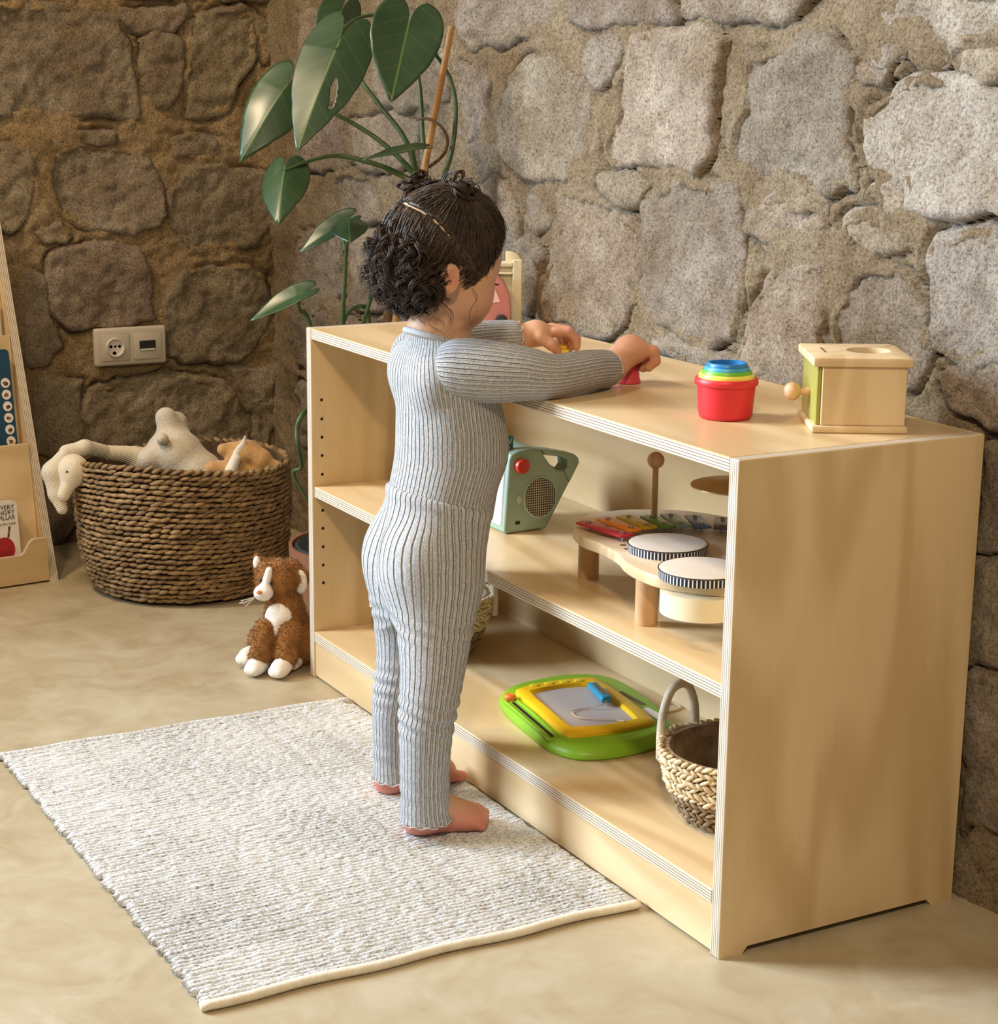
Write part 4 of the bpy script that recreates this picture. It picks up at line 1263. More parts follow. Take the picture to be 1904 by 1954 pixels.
RT = (math.pi / 2, 0, math.pi / 2)
b1 = book('white board book with black title and red round picture behind the rack lip', -.028, -.064, .038, .125, .130, .013, R(7), 'book_white')
for k, (s, sx) in enumerate((('THE VERY', 1), ('HUNGRY', 1), ('CATERPILLAR', .92))):
    text_mesh('title_line', s, .0125, 'ink', b1, (.0006, -.006, .1135 - k * .0105), RT, xs=sx)
text_mesh('author_line', 'by Eric Carle', .0065, 'ink', b1, (.0006, -.006, .0825), RT)
on_cover(b1, 'red_oval', disc(-.033, .034, .0215, .024), 'red_print')
on_cover(b1, 'dark_stroke', [(-.043, .056), (-.040, .056), (-.044, .078), (-.049, .080)], 'brown_print')
on_cover(b1, 'dark_stroke', [(-.026, .056), (-.022, .056), (-.017, .078), (-.021, .080)], 'brown_print')
b2 = book('dark blue picture book with a column of small round pictures', -.104, -.032, .2545, .20, .205, .012, R(8), 'book_blue')
for k in range(6):
    ro = on_cover(b2, 'round_picture', disc(-.0135, .020 + k * .0235, .0095, .0100), 'book_white')
    on_cover(ro, 'picture_print', [(-.0135 + .0055 * math.cos(a) * random.uniform(.5, 1.2), .019 + k * .0235 + .005 * math.sin(a) * random.uniform(.5, 1.2)) for a in np.linspace(0, 2 * math.pi, 9)[:-1]], 'brown_print', .0008)
book('pale grey-blue picture book on the upper tier of the rack', -.175, -.028, .4645, .2, .09, .011, R(7), 'book_grey')

# ------------------------------------------------------------------ toys on the shelf unit
ZT, ZM, ZL = 0.5999, 0.3341, 0.0821
MAT['red'] = plain('red_plastic', (0.72, 0.025, 0.035), 0.45)
MAT['yellow'] = plain('yellow_plastic', (0.85, 0.62, 0.03), 0.38)
MAT['green'] = plain('green_plastic', (0.16, 0.46, 0.03), 0.38)
MAT['lightblue'] = plain('sky_blue_plastic', (0.05, 0.36, 0.58), 0.38)
MAT['blue'] = plain('blue_plastic', (0.02, 0.20, 0.52), 0.38)
MAT['pinkred'] = plain('coral_plastic', (0.62, 0.05, 0.08), 0.4)
MAT['paleyellow'] = plain('pale_yellow_plastic', (0.86, 0.74, 0.12), 0.38)

# nested stacking cups
CC = (0.978, 0.142)


def stacking_cup(label, mat, r0, r1, z0, h, lip):
    t = thing('stacking_cup', label, 'cup', (CC[0], CC[1], z0), 0, 'nested stacking cups on the shelf top')
    w = .0018
    prof = [(0, 0), (r0 - .004, 0), (r0 - .0015, .0015), (r0, .006), (r1, h - .009), (r1 + lip, h - .0085), (r1 + lip + .0008, h - .006), (r1 + lip, h - .001), (r1 + lip - .001, h), (r1 - w, h), (r1 - w, h - .009), (r0 - w, .006), (r0 - .005, .0028), (0, .0028)]
    lathe_obj('shell', prof, mat, t, 48, angle=45)
    return t


stacking_cup('red outermost cup of the nested stacking cups', 'red', .0335, .0362, ZT, .0505, .0026)
stacking_cup('pale yellow cup nested just inside the red stacking cup', 'paleyellow', .0295, .0325, ZT + .0032, .0525, .0016)
stacking_cup('green cup nested inside the yellow stacking cup', 'green', .0262, .0292, ZT + .0064, .0535, .0014)
stacking_cup('sky blue cup nested inside the green stacking cup', 'lightblue', .0232, .0262, ZT + .0096, .0545, .0014)
stacking_cup('blue innermost cup on top of the nested stacking cups', 'blue', .0200, .0232, ZT + .0128, .0560, .0018)

# wooden posting box
pv = math.atan2(.093, .052)
pb = thing('posting_box', 'small pale wooden posting box with a round hole in its lid', 'toy box', (1.107, 0.18, ZT), pv)
# local x runs along the long front face, local y to the back
LX, LY = .1065, .112
MAT['lime_panel'] = noisy('lime_green_acrylic', (0.38, 0.37, 0.08), (0.33, 0.32, 0.07), rough=0.3)
box_obj('base', (-.004, LX + .003, -.004, LY + .004, 0, .0085), 'lightwood', pb, .002, 2)
box_obj('front_wall', (.006, LX, .0, .006, .0086, .0795), 'lightwood', pb)
box_obj('back_wall', (.006, LX, LY - .006, LY, .0086, .0795), 'lightwood', pb)
box_obj('end_wall', (LX - .006, LX - .0002, .0062, LY - .0062, .0086, .0795), 'lightwood', pb)
dr = box_obj('lime_door', (.0, .0055, .003, LY - .003, .009, .079), 'lime_panel', pb, .001)
V, F = lathe_arrays([(0, -.0), (.0055, -.0), (.0055, .004), (.0038, .006), (.004, .010), (.0090, .0135), (.0118, .020), (.0095, .0265), (.005, .0300), (0, .0305)], 24)
kb = from_arrays('knob', [(-z, x + LY * .5, y + .040) for x, y, z in V], F, 'beech', dr, angle=50)
# lid with a slot and a round hole
bm = bmesh.new()
n = 40; rH = .0265; hc = (.070, .060)
x0, x1, y0, y1, z0, z1 = -.006, LX + .006, -.006, LY + .006, .0796, .0905


def ray_rect(a):
    c, s = math.cos(a), math.sin(a)
    t = min(((x1 - hc[0]) / c if c > 0 else (x0 - hc[0]) / c) if abs(c) > 1e-6 else 1e9, ((y1 - hc[1]) / s if s > 0 else (y0 - hc[1]) / s) if abs(s) > 1e-6 else 1e9)
    return hc[0] + t * c, hc[1] + t * s


angs = sorted([2 * math.pi * k / n for k in range(n)] + [math.atan2(y - hc[1], x - hc[0]) % (2 * math.pi) for x in (x0, x1) for y in (y0, y1)])
ri = {}
for z in (z0, z1):
    ri[z] = ([bm.verts.new((hc[0] + rH * math.cos(a), hc[1] + rH * math.sin(a), z)) for a in angs], [bm.verts.new((*ray_rect(a), z)) for a in angs])
m_ = len(angs)
for k in range(m_):
    q = (k + 1) % m_
    bm.faces.new((ri[z1][0][k], ri[z1][1][k], ri[z1][1][q], ri[z1][0][q])); bm.faces.new((ri[z0][0][q], ri[z0][1][q], ri[z0][1][k], ri[z0][0][k]))
    bm.faces.new((ri[z1][0][q], ri[z0][0][q], ri[z0][0][k], ri[z1][0][k])); bm.faces.new((ri[z1][1][k], ri[z0][1][k], ri[z0][1][q], ri[z1][1][q]))
bmesh.ops.recalc_face_normals(bm, faces=bm.faces)
es = [e for e in bm.edges if e.calc_length() > 1e-5 and e.calc_face_angle(0) > .8 and all(math.hypot(v.co.x - hc[0], v.co.y - hc[1]) > rH + .004 for v in e.verts)]
bmesh.ops.bevel(bm, geom=es, offset=.0022, segments=2, affect='EDGES', profile=.5)
ld = from_bm('lid', bm, 'lightwood', pb)
MAT['groove'] = plain('shadowed_slot', (0.16, 0.10, 0.05), 0.8)
box_obj('coin_slot', (.014, .0165, .040, .078, .0903, .0908), 'groove', ld, 0)

# toy camera-like pink and cream toy near the wall
MAT['creamp'] = plain('cream_plastic', (0.72, 0.66, 0.46), 0.4)
MAT['pinkp'] = plain('dusty_pink_plastic', (0.56, 0.22, 0.22), 0.3)
MAT['pinkl'] = plain('glossy_pale_pink', (0.80, 0.52, 0.52), 0.15)
pk = thing('plastic_toy', 'upright pink and cream plastic toy at the back of the shelf top', 'toy', (0.085, 0.30, ZT))
# cream frame: two posts and two rails seen from the side, pink rounded body in front
out = [(-.085, .0), (.052, .0), (.052, .098), (.049, .110), (.042, .118), (.032, .121), (.024, .121), (.024, .104), (-.085, .104)]
bm = prism_bm(out, 0, .012, .0015)
TR = Matrix(((.484, -.875, 0, 0), (.875, .484, 0, 0), (0, 0, 1, 0), (0, 0, 0, 1))) @ Matrix(((1, 0, 0, 0), (0, 0, 1, 0), (0, 1, 0, 0), (0, 0, 0, 1)))
bmesh.ops.transform(bm, matrix=TR, verts=bm.verts); bmesh.ops.recalc_face_normals(bm, faces=bm.faces)
from_bm('cream_back', bm, 'creamp', pk)
for u0, u1, v0, v1 in ((.036, .052, .0, .108), (-.085, .036, .096, .1035), (-.085, .036, .083, .087)):
    bm = bmesh.new(); bx(bm, u0, u1, v0, v1, -.010, 0, bev=.0015); bmesh.ops.transform(bm, matrix=TR, verts=bm.verts); bmesh.ops.recalc_face_normals(bm, faces=bm.faces); from_bm('cream_rail', bm, 'creamp', pk)
pink = [(-.085, .004), (.033, .004), (.034, .03), (.031, .055), (.022, .075), (.008, .086), (-.03, .088), (-.085, .088)]
bm = prism_bm(pink, -.045, -.0115, .004, 3); bmesh.ops.transform(bm, matrix=TR, verts=bm.verts); bmesh.ops.recalc_face_normals(bm, faces=bm.faces)
pbody = from_bm('pink_body', bm, 'pinkp', pk)
for q in ([(-.012, .038), (-.007, .038), (-.008, .066), (-.012, .066)], [(.001, .040), (.016, .042), (.006, .066), (.001, .066)]):
    bm = prism_bm(q, -.0462, -.0452); bmesh.ops.transform(bm, matrix=TR, verts=bm.verts); bmesh.ops.recalc_face_normals(bm, faces=bm.faces); from_bm('glossy_pane', bm, 'pinkl', pbody, smooth=False)
bm = prism_bm(disc(.018, .0105, .0105, .0105), -.052, -.0455, .001); bmesh.ops.transform(bm, matrix=TR, verts=bm.verts); bmesh.ops.recalc_face_normals(bm, faces=bm.faces); from_bm('wheel', bm, 'dark', pk)

# items in the child's hands
yb = thing('toy_block', 'small yellow block under the child\'s left hand', 'block', (0.506, 0.190, ZT), 0.9)
box_obj('block_body', (-.010, .010, -.013, .013, 0, .0205), 'yellow', yb, .0015, 2)
box_obj('block_stud', (-.006, .006, -.009, .009, .0206, .0250), 'yellow', yb, .001)
MAT['woodpale'] = plain('pale_wood_peg', (0.72, 0.52, 0.34), 0.5)
box_obj('pale_edge', (.0102, .0125, -.013, .013, 0, .017), 'woodpale', yb, .0008)
rc = thing('small_cup', 'small upside-down coral cup held under the child\'s right hand', 'cup', (0.701, 0.176, ZT))
lathe_obj('shell', [(.0172, 0), (.0185, .0006), (.0188, .003), (.0180, .0045), (.0178, .006), (.0172, .0075), (.0155, .024), (.0140, .0262), (0, .0265), (0, .0245), (.0138, .0235), (.0160, .006), (.0165, 0), (.0172, 0)], 'pinkred', rc, 40)

# mint audio player
MAT['mint'] = plain('mint_plastic', (0.34, 0.46, 0.36), 0.42)
MAT['mint_light'] = plain('pale_mint_plastic', (0.52, 0.64, 0.56), 0.4)
MAT['grille_w'] = noisy('pale_front_panel', (0.66, 0.68, 0.68), (0.60, 0.62, 0.62), rough=0.4)
MAT['redknob'] = plain('red_knob', (0.62, 0.04, 0.02), 0.35)
MAT['tealcard'] = plain('teal_card', (0.02, 0.20, 0.22), 0.5)


def grille_mat():
    m, nt, b = base_mat('perforated_grille', 0.5, 0.3)
    tc = nd(nt, 'TexCoord').outputs['Object']
    vo = nd(nt, 'TexVoronoi', {'Vector': tc, 'Scale': 270.0, 'Randomness': 0.0})
    c = ramp(nt, vo.outputs['Distance'], [(0.42, (0.03, 0.03, 0.025)), (0.5, (0.55, 0.50, 0.40))])
    nt.links.new(c, b.inputs['Base Color'])
    return m


MAT['grille'] = grille_mat()
rd = thing('audio_player', 'mint green toy audio player with a red knob and round speaker', 'audio player', (0.40, 0.16, ZM))
RO = np.array((0.40, 0.16))
pr = [(.130, .0), (.199, .002), (.204, .008), (.257, .098), (.256, .106), (.249, .1125), (.214, .121), (.172, .1285), (.150, .1265), (.138, .122), (.134, .114), (.127, .012), (.127, .004)]
hole_ = [(.205, .1015), (.217, .092), (.231, .089), (.2365, .0955), (.235, .106), (.222, .1125), (.200, .117), (.196, .1135)]
MY = Matrix(((0, 0, 1, 0), (1, 0, 0, 0), (0, 1, 0, 0), (0, 0, 0, 1)))


def yz_bm(outl, xa, xb, bev=0, seg=2):
    bm = prism_bm([(y - RO[1], z) for y, z in outl], xa - RO[0], xb - RO[0], bev, seg)
    bmesh.ops.transform(bm, matrix=MY, verts=bm.verts); bmesh.ops.recalc_face_normals(bm, faces=bm.faces)
    return bm


body_o = [(.130, .0), (.199, .002), (.204, .008), (.240, .069), (.231, .089), (.217, .092), (.205, .1015), (.196, .1135), (.190, .1245), (.172, .1285), (.150, .1265), (.138, .122), (.134, .114), (.127, .012), (.127, .004)]
bd = from_bm('housing', yz_bm(body_o, .335, .450, .004, 3), 'mint', rd)
hnd = [(.190, .1250), (.214, .121), (.249, .1125), (.256, .106), (.257, .098), (.2405, .0695), (.2305, .0885), (.2365, .0955), (.235, .106), (.222, .1115), (.198, .1155)]
from_bm('carry_handle', yz_bm(hnd, .418, .4495, .002, 2), 'mint', rd)
bm = bmesh.new(); bx(bm, .343 - RO[0], .442 - RO[0], -.0350, -.0300, .010, .112, bev=.002); bmesh.ops.rotate(bm, verts=bm.verts, cent=(0, -.033, .005), matrix=Matrix.Rotation(R(-3.6), 3, 'X')); from_bm('front_panel', bm, 'grille_w', rd)
gc = (.188, .052)
from_bm('speaker_ring', yz_bm(disc(gc[0], gc[1], .0295, .0325, 40), .4495, .4515, .0008), 'mint_light', rd)
from_bm('speaker_grille', yz_bm(disc(gc[0], gc[1], .0272, .0300, 40), .4510, .4525, .0004), 'grille', rd)
V, F = lathe_arrays([(0, 0), (.0115, 0), (.0115, .007), (.0100, .0095), (0, .010)], 24)
from_arrays('volume_knob', [(z + .4505 - RO[0], x + .1535 - RO[1], y + .1035) for x, y, z in V], F, 'redknob', rd, angle=40)
from_bm('small_button', yz_bm(disc(.1515, .052, .0045, .0065, 20), .4495, .4510, .0005), 'mint_light', rd)
from_bm('charging_port', yz_bm([(.1455, .0135), (.1535, .0135), (.1535, .0185), (.1455, .0185)], .4498, .4506), 'dark', rd)
cd = box_obj('teal_card', (.425 - RO[0], .4285 - RO[0], .1275 - RO[1], .153 - RO[1], .105, .146), 'tealcard', rd, .001)
for ch, dz in (('V', .1335), ('L', .1215)):
    text_mesh('card_letter', ch, .013, 'book_white', cd, (.4289 - RO[0], .1465 - RO[1], dz), RT, align='CENTER')

# wooden music table
mt = thing('music_table', 'wooden toy music table with xylophone bars, drums and cymbal', 'music toy', (0.87, 0.16, ZM))
MO = np.array((0.87, 0.16))
kid = [(.722, .083), (.745, .068), (.790, .055), (.833, .0565), (.884, .050), (.918, .038), (.953, .031), (.998, .032), (1.035, .048), (1.075, .085), (1.098, .14), (1.092, .21), (1.05, .275), (.97, .305), (.88, .312), (.79, .298), (.725, .265), (.695, .222), (.680, .182), (.683, .135), (.70, .105)]
ko = closed_spline(kid, 110) - MO
bm = prism_bm([tuple(p) for p in ko], .066, .081, .0015, 2)
MAT['kidney_edge'] = MAT['ply_e']
ply_finish(bm, 2)
MAT['table_top'] = wood('pale_toy_board', 'x', (0.68, 0.55, 0.39), (0.60, 0.46, 0.31), 0.4, 1.5)
from_bm('table_board', bm, ['table_top', 'lightwood'], mt, smooth=True, angle=30)
for x, y in ((.7135, .113), (.939, .060), (1.04, .20), (.80, .255)):
    o = lathe_obj('leg', [(0, 0), (.0138, 0), (.0146, .001), (.0146, .0655), (0, .0655)], 'beech', mt, 28); o.location = (x - MO[0], y - MO[1], 0)
BARC = [('red', (0.50, 0.02, 0.05)), ('orange', (0.75, 0.22, 0.02)), ('yellow', (0.78, 0.55, 0.02)), ('green', (0.14, 0.34, 0.06)), ('teal', (0.20, 0.36, 0.40)), ('blue', (0.05, 0.14, 0.38)), ('violet', (0.13, 0.08, 0.18))]
bars = [((.752, .078), (.847, .091)), ((.748, .112), (.827, .116)), ((.748, .146), (.823, .142)), ((.762, .176), (.828, .166)), ((.767, .206), (.836, .186)), ((.789, .232), (.852, .206)), ((.818, .262), (.868, .224))]
for (cn, cc), (a, b) in zip(BARC, bars):
    MAT['bar_' + cn] = plain('glossy_' + cn + '_bar', cc, 0.25)
    a = np.array(a) - MO; b = np.array(b) - MO; L = np.linalg.norm(b - a); an = math.atan2(*(b - a)[::-1])
    w = .0115
    o = from_bm('xylophone_bar', prism_bm([(-L / 2, -w), (L / 2 - .003, -w), (L / 2, 0), (L / 2 - .003, w), (-L / 2, w), (-L / 2 - .002, 0)], 0, .003, .0006), 'bar_' + cn, mt)
    o.location = (*(a + b) / 2, .0885); o.rotation_euler = (0, 0, an)
    o['label'] = cn + ' bar'
    for s in (-1, 1):
        q = lathe_obj('screw', [(0, -.0070), (.0016, -.0070), (.0016, .0035), (.0036, .0035), (.0036, .0055), (.0022, .0066), (0, .0068)], 'steel', o, 14); q.location = (s * (L / 2 - .013), 0, 0)


def drum_stripe():
    m, nt, b = base_mat('striped_drum_trim', 0.6, 0.3)
    tc = nd(nt, 'TexCoord').outputs['Object']
    sp = nd(nt, 'SeparateXYZ', {0: tc})
    at = nd(nt, 'Math', {0: sp.outputs[1], 1: sp.outputs[0]}, operation='ARCTAN2')
    s = nd(nt, 'Math', {0: at.outputs[0], 1: 66.0}, operation='MULTIPLY'); sn = nd(nt, 'Math', {0: s.outputs[0]}, operation='SINE')
    c = ramp(nt, sn.outputs[0], [(0.4, (0.012, 0.014, 0.03)), (0.6, (0.75, 0.74, 0.72))])
    nt.links.new(c, b.inputs['Base Color'])
    return m


MAT['stripe'] = drum_stripe()
MAT['skin_drum'] = noisy('drum_skin', (0.66, 0.60, 0.54), (0.61, 0.55, 0.49), scale=20, rough=0.6)
for x, y, r, deep in ((.905, .113, .0515, 0), (1.030, .080, .0545, 1)):
    z = .0811
    d = lathe_obj('drum_trim', [(r - .002, 0), (r, 0), (r, .0100), (r - .002, .0100)], 'stripe', mt, 64); d.location = (x - MO[0], y - MO[1], z)
    h_ = lathe_obj('drum_head', [(0, .0122), (r - .004, .0122), (r - .001, .0113), (r + .0008, .0101), (r - .001, .0101), (r - .004, .0103), (0, .0103)], 'skin_drum', d, 64)
    rim = Bag().tube([(r * math.cos(a), r * math.sin(a), .0107) for a in np.linspace(0, 2 * math.pi, 64, endpoint=False)], .0009, 6, True).obj('rim_cord', 'dark', d)
    if deep:
        lathe_obj('drum_shell', [(r - .006, -.044), (r - .003, -.044), (r - .003, -.0155), (r - .006, -.0155)], 'whitewood', d, 64)
for x, y in ((.853, .066), (.872, .060)):
    o = lathe_obj('peg_hole', [(0, 0), (.0038, 0), (.0046, .0003), (0, .0003)], 'groove', mt, 16); o.location = (x + .0 - MO[0], y + .012 - MO[1], .0811)
V, F = ellip_arrays((0, 0, .166), (.0118,) * 3, 20, 14)
ml = from_arrays('mallet_ball', V, F, 'beech', mt); ml.location = (.757 - MO[0], .190 - MO[1], 0)
lathe_obj('mallet_stick', [(0, .0812), (.0042, .0812), (.0042, .158), (0, .158)], 'beech', ml, 14)
cy = lathe_obj('cymbal', [(0, .009), (.010, .0088), (.014, .005), (.030, .0025), (.060, -.002), (.0602, -.0035), (.030, .001), (.014, .0032), (.010, .0068), (0, .007)], 'brass', mt, 56, loc=(.924 - MO[0], .205 - MO[1], .165))
lathe_obj('cymbal_post', [(0, -.0835), (.003, -.0835), (.003, .013), (0, .013)], 'steel', cy, 12)

# magnetic drawing board
MAT['lime'] = plain('lime_green_plastic', (0.24, 0.48, 0.02), 0.4)
MAT['amber'] = plain('amber_yellow_plastic', (0.82, 0.50, 0.01), 0.35)
MAT['screen'] = noisy('grey_writing_sheet', (0.50, 0.43, 0.40), (0.46, 0.40, 0.37), scale=10, rough=0.35)
MAT['orange'] = plain('orange_plastic', (0.80, 0.22, 0.03), 0.35)
MAT['penblue'] = plain('pen_blue', (0.03, 0.28, 0.46), 0.35)
db = thing('drawing_board', 'lime green magnetic drawing board with a yellow frame on the bottom shelf', 'drawing board', (0.61, 0.18, ZL))
BO = np.array((0.61, 0.18))
g = [(.470, .122), (.500, .093), (.56, .076), (.63, .066), (.700, .060), (.748, .074), (.768, .11), (.772, .155), (.757, .222), (.725, .258), (.66, .281), (.582, .294), (.51, .296), (.472, .275), (.454, .23), (.456, .165)]
go = closed_spline(g, 90) - BO
f0 = [tuple(p * 0.985) for p in go]; f1 = [tuple(p) for p in go]
bag = Bag(); n = len(go)
rings = [(0.975, .0), (1.0, .004), (1.0, .008), (.985, .013), (.93, .0195), (.90, .0205)]
V = np.vstack([np.hstack([go * s, np.full((n, 1), z)]) for s, z in rings])
F = [(i * n + k, i * n + (k + 1) % n, (i + 1) * n + (k + 1) % n, (i + 1) * n + k) for i in range(len(rings) - 1) for k in range(n)] + [tuple(range(n - 1, -1, -1)), tuple((len(rings) - 1) * n + k for k in range(n))]
from_arrays('green_base', V, F, 'lime', db, angle=40)
yo = closed_spline([(.503, .128), (.497, .187), (.507, .245), (.53, .256), (.62, .247), (.705, .232), (.724, .215), (.727, .15), (.716, .095), (.695, .086), (.60, .099), (.522, .112)], 80) - BO
yi = closed_spline([(.528, .140), (.526, .185), (.536, .225), (.548, .231), (.62, .222), (.69, .208), (.702, .198), (.700, .15), (.690, .114), (.676, .108), (.605, .119), (.540, .131)], 80) - BO
n = 80
prof = [(0.0, .0200), (0.02, .0250), (.15, .0275), (.85, .0275), (1.0, .0225)]
V = np.vstack([np.hstack([yo * (1 - s) + yi * s, np.full((n, 1), z)]) for s, z in prof])
F = [(i * n + k, i * n + (k + 1) % n, (i + 1) * n + (k + 1) % n, (i + 1) * n + k) for i in range(len(prof) - 1) for k in range(n)]
fr_ = from_arrays('yellow_frame', V, F, 'amber', db, angle=45)
bm = bmesh.new(); bm.from_mesh(fr_.data); bmesh.ops.recalc_face_normals(bm, faces=bm.faces); bm.to_mesh(fr_.data); bm.free()
from_bm('writing_sheet', prism_bm([tuple(p) for p in yi * 1.01], .0200, .0224), 'screen', db, smooth=False)
for c in ((.508, .150), (.510, .175), (.514, .199), (.518, .223)):
    o = from_bm('stamp_recess', prism_bm([(.007 * math.cos(a), .0085 * math.sin(a)) for a in np.linspace(0, 2 * math.pi, 7)[:-1]], 0, .0012, .0005), 'yellow', fr_); o.location = (c[0] - BO[0], c[1] - BO[1], .0274)
sl = from_bm('slider_track', prism_bm([(.0, -.0022), (.155, -.0022), (.155, .0022), (0, .0022)], 0, .0008), 'dark', db); sl.location = (.545 - BO[0], .0915 - BO[1], .0206); sl.rotation_euler = (0, .0, math.atan2(-.022, .153))
kn = lathe_obj('slider_knob', [(0, 0), (.009, 0), (.0095, .005), (.007, .008), (0, .0085)], 'orange', db, 20); kn.location = (.530 - BO[0], .0945 - BO[1], .0206)
for s in (-1, 1):
    tube_obj('track_ridge', [(.530 - BO[0], .0940 + s * .009 - BO[1], .0200), (.60 - BO[0], .0835 + s * .010 - BO[1], .0215), (.705 - BO[0], .068 + s * .008 - BO[1], .020)], .0025, 'lime', db, 8)
box_obj('pen_tray', (.575 - BO[0], .642 - BO[0], .256 - BO[1], .264 - BO[1], .0203, .0210), 'groove', db, 0)
box_obj('paper_label', (.655 - BO[0], .705 - BO[0], .243 - BO[1], .258 - BO[1], .0200, .0209), 'book_white', db, 0)
mp_ = thing('magnet_pen', 'blue toy pen lying on the drawing board sheet', 'pen', (0.595, 0.211, ZL + .0276), math.atan2(-.019, .077))
box_obj('barrel', (-.036, .036, -.0085, .0085, 0, .011), 'penblue', mp_, .004, 3)
box_obj('grip_groove', (-.026, .026, -.003, .003, .0108, .0114), 'groove', mp_, 0)
tube_obj('cord', spline([(.036, -.0, .004), (.044, -.012, .001), (.040, -.035, -.003), (.050, -.058, -.003), (.078, -.055, -.003), (.093, -.028, -.003), (.100, -.006, -.003), (.120, -.002, .002)], 60), .0008, 'woodpale', mp_, 5)
cdp = thing('loose_cord', 'thin pale cord looped behind the drawing board', 'cord', (0.62, 0.31, ZL))
tube_obj('cord_loop', spline([(.002, -.014, .0016), (-.012, .012, .0016), (-.008, .024, .0016), (.014, .022, .0016), (.020, -.002, .0016), (.008, -.016, .0016)], 50), .0014, 'woodpale', cdp, 6)

# ------------------------------------------------------------------ the child


def skin_mat():
    m, nt, b = base_mat('child_skin', 0.48, 0.35)
    at = nd(nt, 'Attribute', attribute_name='flush')
    tc = nd(nt, 'TexCoord').outputs['Object']
    n1 = nd(nt, 'TexNoise', {'Vector': tc, 'Scale': 25.0, 'Detail': 3.0})
    mix = nd(nt, 'Mix', data_type='RGBA')
    nt.links.new(at.outputs['Fac'], mix.inputs[0])
    mix.inputs[6].default_value = (0.56, 0.325, 0.21, 1); mix.inputs[7].default_value = (0.60, 0.205, 0.15, 1)
    sc_ = nd(nt, 'Attribute', attribute_name='scalp')
    mixs = nd(nt, 'Mix', data_type='RGBA'); nt.links.new(sc_.outputs['Fac'], mixs.inputs[0]); nt.links.new(mix.outputs[2], mixs.inputs[6]); mixs.inputs[7].default_value = (0.60, 0.44, 0.33, 1)
    mix = mixs
    c = ramp(nt, n1.outputs[0], [(0.3, (0.94, 0.94, 0.94)), (0.7, (1.05, 1.03, 1.02))])
    mu = nd(nt, 'Mix', data_type='RGBA', blend_type='MULTIPLY'); mu.inputs[0].default_value = 1.0
    nt.links.new(mix.outputs[2], mu.inputs[6]); nt.links.new(c, mu.inputs[7])
    nt.links.new(mu.outputs[2], b.inputs['Base Color'])
    b.inputs['Subsurface Weight'].default_value = 0.12
    b.inputs['Subsurface Radius'].default_value = (0.010, 0.004, 0.002)
    b.inputs['Subsurface Scale'].default_value = 0.5
    return m


def knit_mat(name):
    """rib knit: ribs follow the direction round each limb carried by the mesh"""
    m, nt, b = base_mat(name, 0.9, 0.12)
    b.inputs['Sheen Weight'].default_value = 0.15
    at = nd(nt, 'Attribute', attribute_name='rib')
    sp = nd(nt, 'SeparateXYZ', {0: at.outputs['Vector']})
    an = nd(nt, 'Math', {0: sp.outputs[1], 1: sp.outputs[0]}, operation='ARCTAN2')
    geo = nd(nt, 'NewGeometry').outputs['Position']
    wn = nd(nt, 'TexNoise', {'Vector': geo, 'Scale': 45.0, 'Detail': 2.0})
    ph = nd(nt, 'Math', {0: an.outputs[0], 1: sp.outputs[2]}, operation='MULTIPLY')
    p2 = nd(nt, 'Math', {0: wn.outputs[0], 1: 2.2, 2: ph.outputs[0]}, operation='MULTIPLY_ADD')
    sn = nd(nt, 'Math', {0: p2.outputs[0]}, operation='SINE')
    ab = nd(nt, 'MapRange', {'Value': sn.outputs[0], 'From Min': -1.0, 'From Max': 0.2, 'To Min': 0.0, 'To Max': 1.0}, interpolation_type='SMOOTHSTEP')
    n1 = nd(nt, 'TexNoise', {'Vector': geo, 'Scale': 380.0, 'Detail': 2.0})
    mp = nd(nt, 'Mapping', {'Vector': geo, 'Scale': (900, 900, 90)})
    n2 = nd(nt, 'TexNoise', {'Vector': mp.outputs[0], 'Scale': 1.0, 'Detail': 2.0})
    a2 = nd(nt, 'Math', {0: n1.outputs[0], 1: 0.5, 2: 0.0}, operation='MULTIPLY_ADD')
    a3 = nd(nt, 'Math', {0: n2.outputs[0], 1: 0.5, 2: a2.outputs[0]}, operation='MULTIPLY_ADD')
    c = ramp(nt, a3.outputs[0], [(0.32, (0.29, 0.295, 0.31)), (0.52, (0.43, 0.435, 0.45)), (0.7, (0.60, 0.60, 0.61))])
    nt.links.new(c, b.inputs['Base Color'])
    hh = nd(nt, 'Math', {0: n1.outputs[0], 1: 0.12, 2: ab.outputs[0]}, operation='MULTIPLY_ADD')
    bp = nd(nt, 'Bump', {'Height': hh.outputs[0], 'Strength': 1.0, 'Distance': 0.0045})
    nt.links.new(bp.outputs[0], b.inputs['Normal'])
    return m


MAT['skin'] = skin_mat()
MAT['knit'] = knit_mat('grey_rib_knit')
MAT['knit_trim'] = noisy('pale_lettuce_edge', (0.56, 0.545, 0.52), (0.47, 0.455, 0.43), scale=80, rough=0.9)
MAT['knit_band'] = noisy('grey_jersey_band', (0.47, 0.48, 0.50), (0.38, 0.39, 0.41), scale=300, rough=0.9)
MAT['hair'] = noisy('dark_brown_hair', (0.052, 0.030, 0.019), (0.026, 0.016, 0.011), scale=40, rough=0.55, spec=0.4, Sheen_Weight=0.0)
MAT['eyewhite'] = plain('eye_white', (0.75, 0.72, 0.68), 0.2)

CO = (0.65, -0.12, 0.0105)
kid = thing('person', 'toddler in grey ribbed knit set standing barefoot and reaching onto the shelf top', 'person', CO)
CX = 0.612
ZF = 0.0105     # standing surface: top of the rug
step_in = lambda x, y, z: (x + .033, y - .0175, z + .0147 * (1.017 - z))
mvs = lambda S: [(step_in(x, y, z)[2], x + .033, y - .0175, a * 1.0, b * 1.0) for z, x, y, a, b in S]

